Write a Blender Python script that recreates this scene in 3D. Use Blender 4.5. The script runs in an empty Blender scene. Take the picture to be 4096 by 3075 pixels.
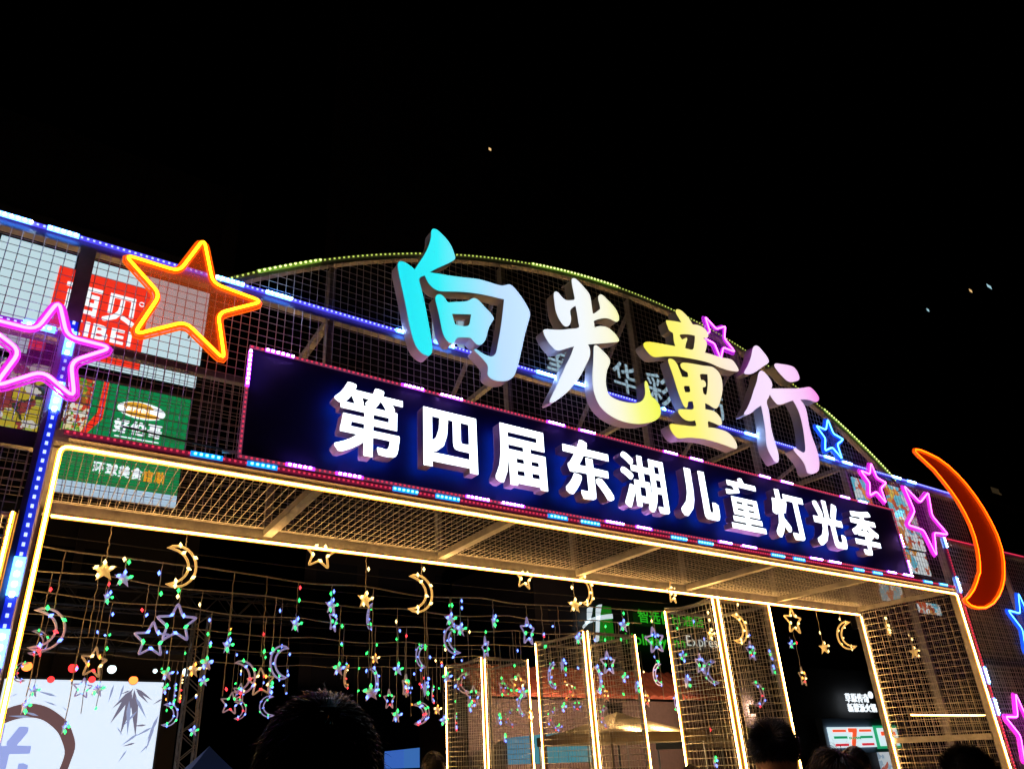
import bpy, bmesh, math, random
import numpy as np
from mathutils import Vector, Matrix, Quaternion
random.seed(11)
SC = bpy.context.scene
COL = SC.collection

# ------------------------------------------------------------------ camera
F_PX = 2836.775                       # focal length in photo pixels (photo 4096 x 3075)
PX, PY = 2048 - 162.137, 1537.5 + 275.866
CAM = np.array([0.044, -4.466, 1.65])
_a, _b, _c = math.radians(32.0379), math.radians(23.66), math.radians(-2.0431)
_r0 = np.array([math.cos(_a), -math.sin(_a), 0]); _f0 = np.array([math.sin(_a), math.cos(_a), 0]); _u0 = np.array([0, 0, 1.0])
CF = math.cos(_b) * _f0 + math.sin(_b) * _u0
_u1 = -math.sin(_b) * _f0 + math.cos(_b) * _u0
CR = math.cos(_c) * _r0 + math.sin(_c) * _u1
CU = -math.sin(_c) * _r0 + math.cos(_c) * _u1
cam = bpy.data.cameras.new('camera'); cam_o = bpy.data.objects.new('camera', cam); COL.objects.link(cam_o)
cam.sensor_width = 36; cam.lens = F_PX / 4096 * 36
cam.shift_x = 162.137 / 4096; cam.shift_y = 275.866 / 4096
cam.clip_start = 0.05; cam.clip_end = 2000
cam_o.matrix_world = Matrix(((CR[0], CU[0], -CF[0], CAM[0]), (CR[1], CU[1], -CF[1], CAM[1]), (CR[2], CU[2], -CF[2], CAM[2]), (0, 0, 0, 1)))
SC.camera = cam_o

# ------------------------------------------------------------------ night sky, exposure, sampling
w = bpy.data.worlds.new('World'); SC.world = w; w.use_nodes = True
wn = w.node_tree; bg = wn.nodes['Background']
sky = wn.nodes.new('ShaderNodeTexSky'); sky.sky_type = 'NISHITA'; sky.sun_disc = False
sky.sun_elevation = math.radians(-9); sky.sun_rotation = math.radians(200)
wn.links.new(sky.outputs[0], bg.inputs[0]); bg.inputs[1].default_value = 0.10
SC.view_settings.view_transform = 'Standard'; SC.view_settings.look = 'None'
SC.view_settings.exposure = 0; SC.view_settings.gamma = 1
SC.render.engine = 'CYCLES'
SC.cycles.use_denoising = True
try: SC.cycles.denoiser = 'OPENIMAGEDENOISE'
except Exception: pass
SC.cycles.max_bounces = 5; SC.cycles.diffuse_bounces = 2; SC.cycles.glossy_bounces = 2
SC.cycles.transmission_bounces = 3; SC.cycles.transparent_max_bounces = 10
SC.cycles.sample_clamp_indirect = 1.5; SC.cycles.sample_clamp_direct = 0
SC.cycles.caustics_reflective = False; SC.cycles.caustics_refractive = False

# ------------------------------------------------------------------ pixel -> point on a known plane
def ray(x, y): return CF + CR * (x - PX) / F_PX - CU * (y - PY) / F_PX
def at_y(x, y, Y): d = ray(x, y); return Vector(CAM + d * (Y - CAM[1]) / d[1])
def at_z(x, y, Z): d = ray(x, y); return Vector(CAM + d * (Z - CAM[2]) / d[2])
def zoom(reg, wout, x, y): s = (reg[2] - reg[0]) / wout; return reg[0] + x * s, reg[1] + y * s

# ------------------------------------------------------------------ materials
MATS = {}
def mat(name, col, rough=.5, metal=0, noise=0, nscale=8, emit=None, estr=1, alpha=1, trans=0, sample=True, bump=0, spec=.5):
    if name in MATS: return MATS[name]
    m = bpy.data.materials.new(name); m.use_nodes = True; MATS[name] = m
    nt = m.node_tree; b = nt.nodes['Principled BSDF']
    b.inputs['Base Color'].default_value = (*col, 1); b.inputs['Roughness'].default_value = rough
    b.inputs['Metallic'].default_value = metal; b.inputs['Specular IOR Level'].default_value = spec
    if noise or bump:
        tc = nt.nodes.new('ShaderNodeTexCoord'); n = nt.nodes.new('ShaderNodeTexNoise')
        n.inputs['Scale'].default_value = nscale; n.inputs['Detail'].default_value = 5; n.inputs['Roughness'].default_value = .65
        nt.links.new(tc.outputs['Object'], n.inputs['Vector'])
        if noise:
            r = nt.nodes.new('ShaderNodeValToRGB')
            r.color_ramp.elements[0].position = .3; r.color_ramp.elements[1].position = .72
            r.color_ramp.elements[0].color = (*[c * (1 - noise) for c in col], 1)
            r.color_ramp.elements[1].color = (*[min(1, c * (1 + noise)) for c in col], 1)
            nt.links.new(n.outputs['Fac'], r.inputs['Fac']); nt.links.new(r.outputs['Color'], b.inputs['Base Color'])
            mr = nt.nodes.new('ShaderNodeMapRange'); mr.inputs['To Min'].default_value = max(.05, rough - .15); mr.inputs['To Max'].default_value = min(1, rough + .15)
            nt.links.new(n.outputs['Fac'], mr.inputs['Value']); nt.links.new(mr.outputs[0], b.inputs['Roughness'])
        if bump:
            bp = nt.nodes.new('ShaderNodeBump'); bp.inputs['Strength'].default_value = bump; bp.inputs['Distance'].default_value = .01
            nt.links.new(n.outputs['Fac'], bp.inputs['Height']); nt.links.new(bp.outputs[0], b.inputs['Normal'])
    if emit:
        b.inputs['Emission Color'].default_value = (*emit, 1); b.inputs['Emission Strength'].default_value = estr
    b.inputs['Alpha'].default_value = alpha
    b.inputs['Transmission Weight'].default_value = trans
    if not sample: m.cycles.emission_sampling = 'NONE'
    return m
def emat(name, col, s, sample=True): return mat(name, tuple(min(.8, c) for c in col), .4, emit=col, estr=s, sample=sample)
def ramp_emit(name, stops, s, axis=0, base=.5):
    """lit acrylic whose own colour runs from one end of the piece to the other"""
    m = bpy.data.materials.new(name); m.use_nodes = True; MATS[name] = m
    nt = m.node_tree; b = nt.nodes['Principled BSDF']
    tc = nt.nodes.new('ShaderNodeTexCoord'); sp = nt.nodes.new('ShaderNodeSeparateXYZ'); r = nt.nodes.new('ShaderNodeValToRGB')
    nt.links.new(tc.outputs['Generated'], sp.inputs[0]); nt.links.new(sp.outputs[axis], r.inputs['Fac'])
    e = r.color_ramp.elements
    while len(e) < len(stops): e.new(.5)
    for k, (p, c) in enumerate(stops): e[k].position = p; e[k].color = (*c, 1)
    nt.links.new(r.outputs[0], b.inputs['Emission Color']); b.inputs['Emission Strength'].default_value = s
    b.inputs['Base Color'].default_value = (base, base, base, 1); b.inputs['Roughness'].default_value = .35
    return m

STEEL = mat('galvanised_steel', (.42, .41, .40), .42, .35, noise=.35, nscale=6)
WIRE = mat('wire_steel', (.72, .71, .70), .4, .15, noise=.25, nscale=30)
DARKSTEEL = mat('dark_steel', (.09, .09, .1), .5, .4, noise=.3)
WARM = emat('warm_led_core', (1, .53, .155), 44)
WARMJ = emat('warm_led_sleeve', (1, .36, .04), .85)
BOARD = mat('sign_board_film', (.020, .026, .16), .6, noise=.2, nscale=3)
LETRET = mat('letter_return_metal', (.82, .80, .86), .45, 0, noise=.12, nscale=4)
CABLE = mat('cable_grey', (.42, .38, .33), .6, noise=.3, nscale=40)
BLACK = mat('black_plastic', (.02, .02, .022), .5)
CONC = mat('dark_facade', (.03, .03, .034), .7, noise=.3, nscale=.6)

# ------------------------------------------------------------------ mesh helpers
class MB:
    def __init__(s): s.v = []; s.f = []
    def quadbox(s, o, ax, ay, az):
        """box centred on o with half-axis vectors"""
        o, ax, ay, az = map(Vector, (o, ax, ay, az)); n = len(s.v)
        for i in (-1, 1):
            for j in (-1, 1):
                for k in (-1, 1): s.v.append(tuple(o + ax * i + ay * j + az * k))
        for q in ((0, 1, 3, 2), (4, 6, 7, 5), (0, 4, 5, 1), (2, 3, 7, 6), (0, 2, 6, 4), (1, 5, 7, 3)): s.f.append(tuple(n + i for i in q))
        return s
    def box(s, x0, x1, y0, y1, z0, z1):
        return s.quadbox(((x0 + x1) / 2, (y0 + y1) / 2, (z0 + z1) / 2), ((x1 - x0) / 2, 0, 0), (0, (y1 - y0) / 2, 0), (0, 0, (z1 - z0) / 2))
    def bar(s, a, b, w, h=None, up=(0, 0, 1)):
        a, b = Vector(a), Vector(b); d = (b - a); L = d.length; d = d / L; h = h or w
        u = Vector(up); u = u - d * u.dot(d)
        if u.length < 1e-4: u = Vector((1, 0, 0)) - d * d.x
        u.normalize(); r = d.cross(u)
        return s.quadbox((a + b) / 2, d * L / 2, r * w / 2, u * h / 2)
    def wire(s, a, b, r):
        a, b = Vector(a), Vector(b); d = (b - a).normalized()
        u = Vector((0, 0, 1)) if abs(d.z) < .9 else Vector((0, 1, 0)); u = (u - d * u.dot(d)).normalized(); q = d.cross(u); n = len(s.v)
        for p in (a, b):
            for k in range(4):
                t = k * math.pi / 2; s.v.append(tuple(p + (u * math.cos(t) + q * math.sin(t)) * r))
        for k in range(4): s.f.append((n + k, n + (k + 1) % 4, n + 4 + (k + 1) % 4, n + 4 + k))
        return s
    def tube(s, pts, r, seg=8, closed=False, cap=True, flat=None):
        """sweep; r may be a list; flat=(normal, factor) squashes along normal"""
        P = [Vector(p) for p in pts]; N = len(P); n0 = len(s.v)
        R = r if isinstance(r, (list, tuple)) else [r] * N
        ref = None
        for i in range(N):
            if closed: t = (P[(i + 1) % N] - P[i - 1])
            else: t = P[min(i + 1, N - 1)] - P[max(i - 1, 0)]
            t.normalize()
            if ref is None:
                ref = Vector((0, 1, 0)) if abs(t.y) < .9 else Vector((1, 0, 0))
            u = (ref - t * ref.dot(t)).normalized(); q = t.cross(u); ref = u
            # widen at mitre
            for k in range(seg):
                a = 2 * math.pi * k / seg; s.v.append(tuple(P[i] + (u * math.cos(a) + q * math.sin(a)) * R[i]))
        M = N if closed else N - 1
        for i in range(M):
            j = (i + 1) % N
            for k in range(seg): s.f.append((n0 + i * seg + k, n0 + i * seg + (k + 1) % seg, n0 + j * seg + (k + 1) % seg, n0 + j * seg + k))
        if cap and not closed:
            s.f.append(tuple(n0 + k for k in reversed(range(seg)))); s.f.append(tuple(n0 + (N - 1) * seg + k for k in range(seg)))
        return s
    def octa(s, o, r, h=None):
        h = h or r; n = len(s.v); x, y, z = o
        s.v += [(x + r, y, z), (x, y + r, z), (x - r, y, z), (x, y - r, z), (x, y, z + h), (x, y, z - h)]
        for k in range(4): s.f.append((n + k, n + (k + 1) % 4, n + 4)); s.f.append((n + (k + 1) % 4, n + k, n + 5))
        return s
    def mesh(s, name):
        m = bpy.data.meshes.new(name); m.from_pydata(s.v, [], s.f); m.update(); return m
    def obj(s, name, m, parent=None, smooth=False): return mk(name, s.mesh(name), m, parent, smooth)

def mk(name, me, m, parent=None, smooth=False):
    if m is not None:
        me.materials.clear(); me.materials.append(m)
    if smooth:
        for p in me.polygons: p.use_smooth = True
    o = bpy.data.objects.new(name, me); COL.objects.link(o)
    if parent: o.parent = parent
    return o
def thing(name, label, cat, loc=(0, 0, 0), rz=0, group=None):
    o = bpy.data.objects.new(name, None); COL.objects.link(o); o.location = loc; o.rotation_euler = (0, 0, rz)
    o.empty_display_size = .1; tag(o, label, cat, group); return o
def tag(o, label, cat, group=None):
    o['label'] = label; o['category'] = cat
    if group: o['group'] = group
    return o
def stuff(o): o['kind'] = 'stuff'; return o

def outline(name, polys, depth=.05, split=True):
    """polys: closed 2-D outlines (x, z), holes by even-odd -> meshes facing -Y: (front, sides, back); front lies at y=0, back at y=depth"""
    c = bpy.data.curves.new(name, 'CURVE'); c.dimensions = '2D'; c.fill_mode = 'BOTH'; c.extrude = depth / 2
    for P in polys:
        sp = c.splines.new('POLY'); sp.points.add(len(P) - 1); sp.use_cyclic_u = True
        for k, (x, z) in enumerate(P): sp.points[k].co = (x, z, 0, 1)
    return _curve_meshes(c, name, depth)
def _curve_meshes(c, name, depth):
    o = bpy.data.objects.new(name, c); COL.objects.link(o); bpy.context.view_layer.update()
    me = bpy.data.meshes.new_from_object(o.evaluated_get(bpy.context.evaluated_depsgraph_get()))
    bpy.data.objects.remove(o); bpy.data.curves.remove(c)
    V = [(v.co.x, depth / 2 - v.co.z, v.co.y) for v in me.vertices]
    out = []
    sel = {'f': [], 's': [], 'b': []}
    for p in me.polygons:
        k = 'f' if p.normal.z > .7 else 'b' if p.normal.z < -.7 else 's'
        zs = [me.vertices[i].co.z for i in p.vertices]
        if max(zs) - min(zs) < depth * .1: k = 'f' if zs[0] > 0 else 'b'
        sel[k].append(tuple(p.vertices))
    for k in 'fsb':
        used = sorted({i for q in sel[k] for i in q}); idx = {u: n for n, u in enumerate(used)}
        m = bpy.data.meshes.new(name); m.from_pydata([V[u] for u in used], [], [tuple(idx[i] for i in q) for q in sel[k]]); m.update(); out.append(m)
    # make sure the front looks to -Y
    if out[0].polygons and out[0].polygons[0].normal.y > 0: out[0].flip_normals()
    if out[2].polygons and out[2].polygons[0].normal.y < 0: out[2].flip_normals()
    bpy.data.meshes.remove(me)
    return out
def merge_meshes(ms, name):
    v = []; f = []
    for m in ms:
        n = len(v); v += [tuple(x.co) for x in m.vertices]; f += [tuple(n + i for i in p.vertices) for p in m.polygons]
    r = bpy.data.meshes.new(name); r.from_pydata(v, [], f); r.update(); return r

def smooth_closed(P, n=3, r=1):
    """Catmull-Rom through the points"""
    out = []; N = len(P)
    for i in range(N):
        p0, p1, p2, p3 = (np.array(P[(i + k) % N], float) for k in (-1, 0, 1, 2))
        d1 = p1 - p0; d2 = p2 - p1; d3 = p3 - p2
        c1 = d1.dot(d2) / (np.linalg.norm(d1) * np.linalg.norm(d2) + 1e-9); c2 = d2.dot(d3) / (np.linalg.norm(d2) * np.linalg.norm(d3) + 1e-9)
        m1 = (p2 - p0) / 2 if c1 > .2 else d2 * .9; m2 = (p3 - p1) / 2 if c2 > .2 else d2 * .9
        L = np.linalg.norm(d2)
        for m in (m1, m2):
            l = np.linalg.norm(m)
            if l > 1.1 * L: m *= 1.1 * L / l
        for k in range(n):
            t = k / n
            out.append(tuple((2 * t**3 - 3 * t**2 + 1) * p1 + (t**3 - 2 * t**2 + t) * m1 + (-2 * t**3 + 3 * t**2) * p2 + (t**3 - t**2) * m2))
    return out

# ---- lettering: the built-in font's outlines; bold ones are thickened on a grid and traced again
def glyph_mesh(s, depth=.02, spacing=1.0):
    c = bpy.data.curves.new('glyph', 'FONT'); c.body = s; c.size = 1; c.extrude = depth / 2; c.resolution_u = 3; c.space_character = spacing
    return _curve_meshes(c, 'glyph', depth)
def bold_outline(ch, wx, wz, res=90):
    f = glyph_mesh(ch)[0]
    V = np.array([(v.co.x, v.co.z) for v in f.vertices]); zlow = V[:, 1].min() - .12; V -= V.min(0) - .12; size = V.max(0) + .12
    W, H = int(size[0] * res), int(size[1] * res)
    g = np.zeros((H, W), bool); f.calc_loop_triangles()
    for t in f.loop_triangles:
        a, b, c = (V[i] * res for i in t.vertices)
        x0, x1 = int(max(0, min(a[0], b[0], c[0]))), int(min(W - 1, max(a[0], b[0], c[0]) + 1)); y0, y1 = int(max(0, min(a[1], b[1], c[1]))), int(min(H - 1, max(a[1], b[1], c[1]) + 1))
        X, Y = np.meshgrid(np.arange(x0, x1 + 1), np.arange(y0, y1 + 1))
        e = lambda p, q: (q[0] - p[0]) * (Y - p[1]) - (q[1] - p[1]) * (X - p[0])
        e1, e2, e3 = e(a, b), e(b, c), e(c, a)
        g[y0:y1 + 1, x0:x1 + 1] |= ((e1 >= 0) & (e2 >= 0) & (e3 >= 0)) | ((e1 <= 0) & (e2 <= 0) & (e3 <= 0))
    kx, kz = max(0, round(wx * res)), max(0, round(wz * res)); h = g.copy()
    for k in range(1, kx + 1): h[:, k:] |= g[:, :-k]; h[:, :-k] |= g[:, k:]
    g = h.copy()
    for k in range(1, kz + 1): h[k:] |= g[:-k]; h[:-k] |= g[k:]
    h = h.astype(float); q = h.copy()
    q[1:-1, 1:-1] = (h[1:-1, 1:-1] * 4 + 2 * (h[:-2, 1:-1] + h[2:, 1:-1] + h[1:-1, :-2] + h[1:-1, 2:]) + h[:-2, :-2] + h[:-2, 2:] + h[2:, :-2] + h[2:, 2:]) / 16
    return [[(x / res, z / res + zlow) for x, z in P] for P in trace(q, .5)]
def trace(q, lv):
    seg = {}
    H, W = q.shape
    b = q > lv
    mix = (b[:-1, :-1].astype(int) + b[1:, :-1] + b[:-1, 1:] + b[1:, 1:]); ys, xs = np.nonzero((mix > 0) & (mix < 4))
    for y, x in zip(ys.tolist(), xs.tolist()):
        c = [q[y, x], q[y, x + 1], q[y + 1, x + 1], q[y + 1, x]]; s = [v > lv for v in c]
        E = []
        for k, (i, j) in enumerate(((0, 1), (1, 2), (2, 3), (3, 0))):
            if s[i] != s[j]: E.append((k, s[i]))
        key = lambda k: ((y, x, 'h'), (y, x + 1, 'v'), (y + 1, x, 'h'), (y, x, 'v'))[k]
        ins = [k for k, si in E if si]; outs = [k for k, si in E if not si]
        if len(ins) == 1: pairs = [(ins[0], outs[0])]
        else: pairs = [(i, (i - 1) % 4) if (i - 1) % 4 in outs else (i, (i + 1) % 4) for i in ins]
        for i, o in pairs: seg[key(i)] = key(o)
    def pos(k):
        y, x, d = k
        if d == 'h': a, c = q[y, x], q[y, x + 1]; return (x + (lv - a) / (c - a), y)
        a, c = q[y, x], q[y + 1, x]; return (x, y + (lv - a) / (c - a))
    polys = []
    while seg:
        k0 = next(iter(seg)); P = []; k = k0
        while k in seg: P.append(pos(k)); k = seg.pop(k)
        if len(P) > 8: polys.append(rdp_closed(P, .42))
    return polys
def rdp_closed(P, eps):
    P = np.array(P); far = int(np.argmax(((P - P[0])**2).sum(1)))
    def go(Q):
        if len(Q) < 3: return [tuple(Q[0])]
        a, b = Q[0], Q[-1]; d = b - a; L = np.hypot(*d) + 1e-9
        h = np.abs(d[0] * (Q[:, 1] - a[1]) - d[1] * (Q[:, 0] - a[0])) / L; i = int(np.argmax(h))
        return go(Q[:i + 1]) + go(Q[i:]) if h[i] > eps and 0 < i < len(Q) - 1 else [tuple(a)]
    return go(P[:far + 1]) + go(np.vstack([P[far:], P[:1]]))
def fit(polys, x0, x1, z0, z1):
    A = np.array([p for P in polys for p in P]); lo, hi = A.min(0), A.max(0)
    return [[(x0 + (x - lo[0]) / (hi[0] - lo[0]) * (x1 - x0), z0 + (z - lo[1]) / (hi[1] - lo[1]) * (z1 - z0)) for x, z in P] for P in polys]
def text_plate(name, s, m, parent, x0, x1, z0, z1, y, depth=.02, bold=(.004, .004)):
    """lettering filling the box x0..x1, z0..z1 and facing -Y: one shallow plate for each character"""
    rows = []; off = 0
    for ch in s:
        if ch == ' ': off += .30; continue
        Q = bold_outline(ch, *bold); A = np.array([p for P in Q for p in P]); cjk = ord(ch) > 0x2000
        wid = A[:, 0].max() - A[:, 0].min(); mid = (A[:, 1].max() + A[:, 1].min()) / 2
        rows.append([[(x - A[:, 0].min() + off, z - (mid if cjk else 0)) for x, z in P] for P in Q]); off += max(wid, .85 if cjk else 0) + .10
    flat = fit([P for Q in rows for P in Q], x0, x1, z0, z1); k = 0
    for Q in rows:
        o = mk(name, merge_meshes(outline(name, flat[k:k + len(Q)], depth), name), m, parent); o.location.y += y; k += len(Q)

WORLD = set()
def base(name, label, cat, loc, group=None):
    """a thing whose parts are written in world coordinates"""
    o = thing(name, label, cat, loc, 0, group); WORLD.add(o.name); return o
_mk = mk
def mk(name, me, m, parent=None, smooth=False):
    o = _mk(name, me, m, parent, smooth)
    if parent is not None and parent.name in WORLD: o.matrix_parent_inverse = Matrix.Translation(-parent.location)
    return o
def x_on(px, Y, Z):
    p = np.array([0, Y, Z]) - CAM; k = px - PX
    return (k * p.dot(CF) - F_PX * p.dot(CR)) / (F_PX * CR[0] - k * CF[0])
def z_on(py, X, Y):
    p = np.array([X, Y, 0]) - CAM; k = PY - py
    return (k * p.dot(CF) - F_PX * p.dot(CU)) / (F_PX * CU[2] - k * CF[2])

# ================================================================== ground
g = MB(); g.box(-300, 300, -120, 400, -.3, 0)
go = g.obj('ground', mat('plaza_paving', (.2, .19, .18), .55, noise=.3, nscale=.8)); go['kind'] = 'structure'

# ================================================================== LED strips
def led_strip(parent, pts, base_m, dot_m, lit=(), lit_m=None, lit_dot=None, w=.024, pitch=.036, off=(0, -1, 0), name='led_strip', ds=.0065):
    P = [Vector(p) for p in pts]; off = Vector(off)
    L = [0]
    for a, b in zip(P, P[1:]): L.append(L[-1] + (b - a).length)
    T = L[-1]
    def at(s):
        s = min(max(s, 0), T)
        for k in range(len(P) - 1):
            if s <= L[k + 1] + 1e-9: return P[k].lerp(P[k + 1], (s - L[k]) / (L[k + 1] - L[k])), (P[k + 1] - P[k]).normalized()
        return P[-1], (P[-1] - P[-2]).normalized()
    lit = [(min(max(a, 0), 1), min(max(b, 0), 1)) for a, b in lit]; lit = [q for q in lit if abs(q[0] - q[1]) > .001]
    mb = MB()
    for a, b in zip(P, P[1:]): mb.bar(a, b, w, .008, up=off)
    st = mb.obj(name, base_m, parent)
    dim = MB(); br = MB()
    for t0, t1 in lit:
        s0, s1 = sorted((t0 * T, t1 * T)); sg = MB()
        n = max(1, int((s1 - s0) / .35)) if len(P) > 2 else 1
        for k in range(n):
            a, b = at(s0 + (s1 - s0) * k / n)[0], at(s0 + (s1 - s0) * (k + 1) / n)[0]
            sg.bar(a + off * .008, b + off * .008, w * 1.1, .010, up=off)
        sg.obj('lit_segment', lit_m, st)
    s = pitch / 2
    while s < T:
        p, d = at(s); on = any(min(a, b) <= s / T <= max(a, b) for a, b in lit)
        (br if on else dim).quadbox(p + off * (.017 if on else .007), d * (ds * 1.15 if on else ds), d.cross(off) * (ds if on else ds * .75), off * .004)
        s += pitch
    if dim.v: stuff(dim.obj('leds', dot_m, st))
    if br.v: stuff(br.obj('bright_leds', lit_dot or dot_m, st))
    return st
VIOLETB = emat('strip_blue_violet', (.07, .06, .80), 1.3); BLUEDOT = emat('dot_blue', (.35, .45, 1), 2.0, False)
LITBLUE = emat('lit_ice_blue', (.06, .26, 1), 9); LITWHITE = emat('dot_ice_white', (.55, .75, 1), 45)
REDB = emat('strip_red', (.30, .02, .06), .45); REDDOT = emat('dot_red', (.85, .04, .10), 1.1, False)
LITCYAN = emat('lit_cyan', (.005, .22, .75), 1.6); CYANDOT = emat('dot_cyan', (.15, .75, 1), 6)
PINKB = emat('strip_rose', (.26, .06, .13), .5); LITVIO = emat('lit_violet', (.36, .04, .80), 2.0); VIODOT = emat('dot_violet', (.8, .35, 1), 36)
LIMEB = emat('strip_lime', (.07, .08, .02), .3); LIMEDOT = emat('dot_lime', (.75, .95, .16), .9, False)
LITLIME = emat('lit_lime', (.16, .30, .03), .8); LIMEB_DOT = emat('dot_lime_bright', (.9, 1, .35), 2, False)
PURB = emat('strip_purple', (.32, .04, .6), .6)
BLUEB = emat('strip_deep_blue', (.01, .03, .75), .55)

# ================================================================== the gate
H, RAIL, DEP, W = 3.43, 4.905, 1.31, 10.0
CXA, RA, TOP = 5.03, 7.27, 6.27                      # arch centre x, radius, crown height
def arch_z(x):
    q = RA**2 - (x - CXA)**2
    return TOP - RA + math.sqrt(q) if q > 0 else 0
PITCH, WR = .063, .0027
def grid(name, parent, o, u, v, nu, nv, m, clip=None, r=WR, jit=.004):
    """wires along v at steps of u and along u at steps of v"""
    mb = MB(); o, u, v = Vector(o), Vector(u), Vector(v); n = u.cross(v).normalized() * r
    U, V = u.length, v.length; ud, vd = u / U, v / V
    for i in range(nu + 1):
        s = U * i / nu; lo, hi = (0, V) if clip is None else clip('u', s)
        if hi - lo > .02:
            a, b = o + ud * (s + random.uniform(-jit, jit)) + vd * lo, o + ud * (s + random.uniform(-jit, jit)) + vd * hi
            mb.wire(a + n, b + n, r)
    for i in range(nv + 1):
        s = V * i / nv; lo, hi = (0, U) if clip is None else clip('v', s)
        if hi - lo > .02:
            mb.wire(o + vd * (s + random.uniform(-jit, jit)) + ud * lo - n, o + vd * (s + random.uniform(-jit, jit)) + ud * hi - n, r)
    return stuff(mb.obj(name, m, parent))

gate = base('festival_gate', 'wide steel lattice gate with arched top outlined by coloured light strips', 'gate', (5, 0, 0))
def beam(name, a, b, w, h, parent=gate, m=STEEL, up=(0, 0, 1)): return MB().bar(a, b, w, h, up).obj(name, m, parent)
beam('post', (-.085, .03, 0), (-.085, .03, RAIL - .05), .09, .09); beam('post', (10.09, .03, 0), (10.09, .03, RAIL - .05), .09, .09)
beam('post', (-.085, DEP + .03, 0), (-.085, DEP + .03, RAIL - .05), .08, .08); beam('post', (10.09, DEP + .03, 0), (10.09, DEP + .03, RAIL - .05), .08, .08)
beam('lintel_beam', (-.04, .035, H + .075), (10.045, .035, H + .075), .08, .08)
beam('lintel_beam', (-.045, DEP + .03, H + .045), (10.045, DEP + .03, H + .045), .08, .09)
beam('top_rail', (-6, .03, RAIL - .035), (10.9, .03, RAIL - .035), .06, .06)
beam('top_rail', (-6, DEP + .03, RAIL - .035), (10.9, DEP + .03, RAIL - .035), .06, .06)
XB = [1.6 + 1.67 * k for k in range(5)]
for x in XB:
    beam('ceiling_beam', (x, .08, H + .055), (x, DEP - .015, H + .055), .075, .06)
    beam('cross_beam', (x, .062, RAIL - .04), (x, DEP - .003, RAIL - .04), .05, .05)
    z1 = arch_z(x) - .06
    beam('upright', (x, .045, H + .118), (x, .045, RAIL - .07), .07, .05); beam('upright', (x, .045, RAIL), (x, .045, z1), .07, .05)
    beam('back_upright', (x, DEP + .03, H + .092), (x, DEP + .03, RAIL - .067), .05, .05)
    if z1 > 5.4: beam('stay', (x + .03, .075, z1 - .1), (x + .03, DEP - .02, RAIL + .02), .035, .035)
for x in (-.03, 10.03): beam('ceiling_beam', (x, .08, H + .056), (x, DEP - .015, H + .056), .06, .06)
# arch tube
amb = MB(); ap = []
for k in range(61):
    x = .70 + (9.36 - .70) * k / 60; ap.append((x, .03, arch_z(x)))
for a, b in zip(ap, ap[1:]): amb.bar(a, b, .06, .055, up=(0, 0, 1))
amb.obj('arch_tube', STEEL, gate)
# wire panels
fz0, fz1 = H + .115, RAIL - .06
grid('front_mesh', gate, (-6, -.006, fz0), (16.88, 0, 0), (0, 0, fz1 - fz0), 268, 21, WIRE)
def aclip(k, s):
    if k == 'u': return (0, arch_z(.72 + s) - .03 - RAIL)
    z = RAIL + s + .03; q = RA**2 - (z - TOP + RA)**2
    h = math.sqrt(q) if q > 0 else 0
    return (max(0, CXA - h - .72), min(8.62, CXA + h - .72))
grid('arch_mesh', gate, (.72, -.006, RAIL), (8.62, 0, 0), (0, 0, 1.38), 137, 22, WIRE, aclip)
grid('back_mesh', gate, (-6, DEP - .02, H + .1), (16.88, 0, 0), (0, 0, RAIL - H - .17), 268, 21, WIRE)
grid('ceiling_mesh', gate, (0, .07, H + .092), (10, 0, 0), (0, DEP - .08, 0), 159, 1, WIRE, r=.0030)
grid('ceiling_cross_wires', gate, (0, .07, H + .098), (10, 0, 0), (0, DEP - .08, 0), 1, 20, WIRE, r=.0014)
grid('side_mesh', gate, (10.075, .09, .05), (0, DEP - .12, 0), (0, 0, H - .05), 13, 40, WIRE, r=.0036)
beam('side_beam', (10.06, .08, 1.76), (10.06, DEP - .01, 1.76), .05, .07)
# warm strips round the opening, front and back edge
def warm_line(parent, pts, r=.0062, j=.030, off=(0, -1, 0), name='warm_strip'):
    o = Vector(off); mb = MB(); jb = MB()
    P = [Vector(p) for p in pts]
    mb.tube([p + o * .012 for p in P], r, 8)
    for a, b in zip(P, P[1:]): jb.bar(a, b, j, .012, up=off)
    st = jb.obj(name, WARMJ, parent); mb.obj('glow_core', WARM, st, True); return st
def rounded(pts, r, n=5):
    P = [Vector(p) for p in pts]; out = [P[0]]
    for a, b, c in zip(P, P[1:], P[2:]):
        p, q = b + (a - b).normalized() * r, b + (c - b).normalized() * r
        for k in range(n + 1): t = k / n; out.append(p * (1 - t)**2 + b * 2 * t * (1 - t) + q * t * t)
    return out + [P[-1]]
warm_line(gate, rounded([(0, -.022, .05), (0, -.022, H), (W, -.022, H), (W, -.022, .05)], .05))
warm_line(gate, [(.02, DEP - .02, H - .025), (10.0, DEP - .02, H - .025)], .0062, .028)
warm_line(gate, [(10.02, DEP - .022, H - .05), (10.02, DEP - .022, .05)], .0062, .03)
beam('added_light_shield', (.03, -.04, H + .040), (9.97, -.04, H + .040), .066, .004, m=BLACK)  # lip added to keep the warm strip's light off the letters
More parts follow.
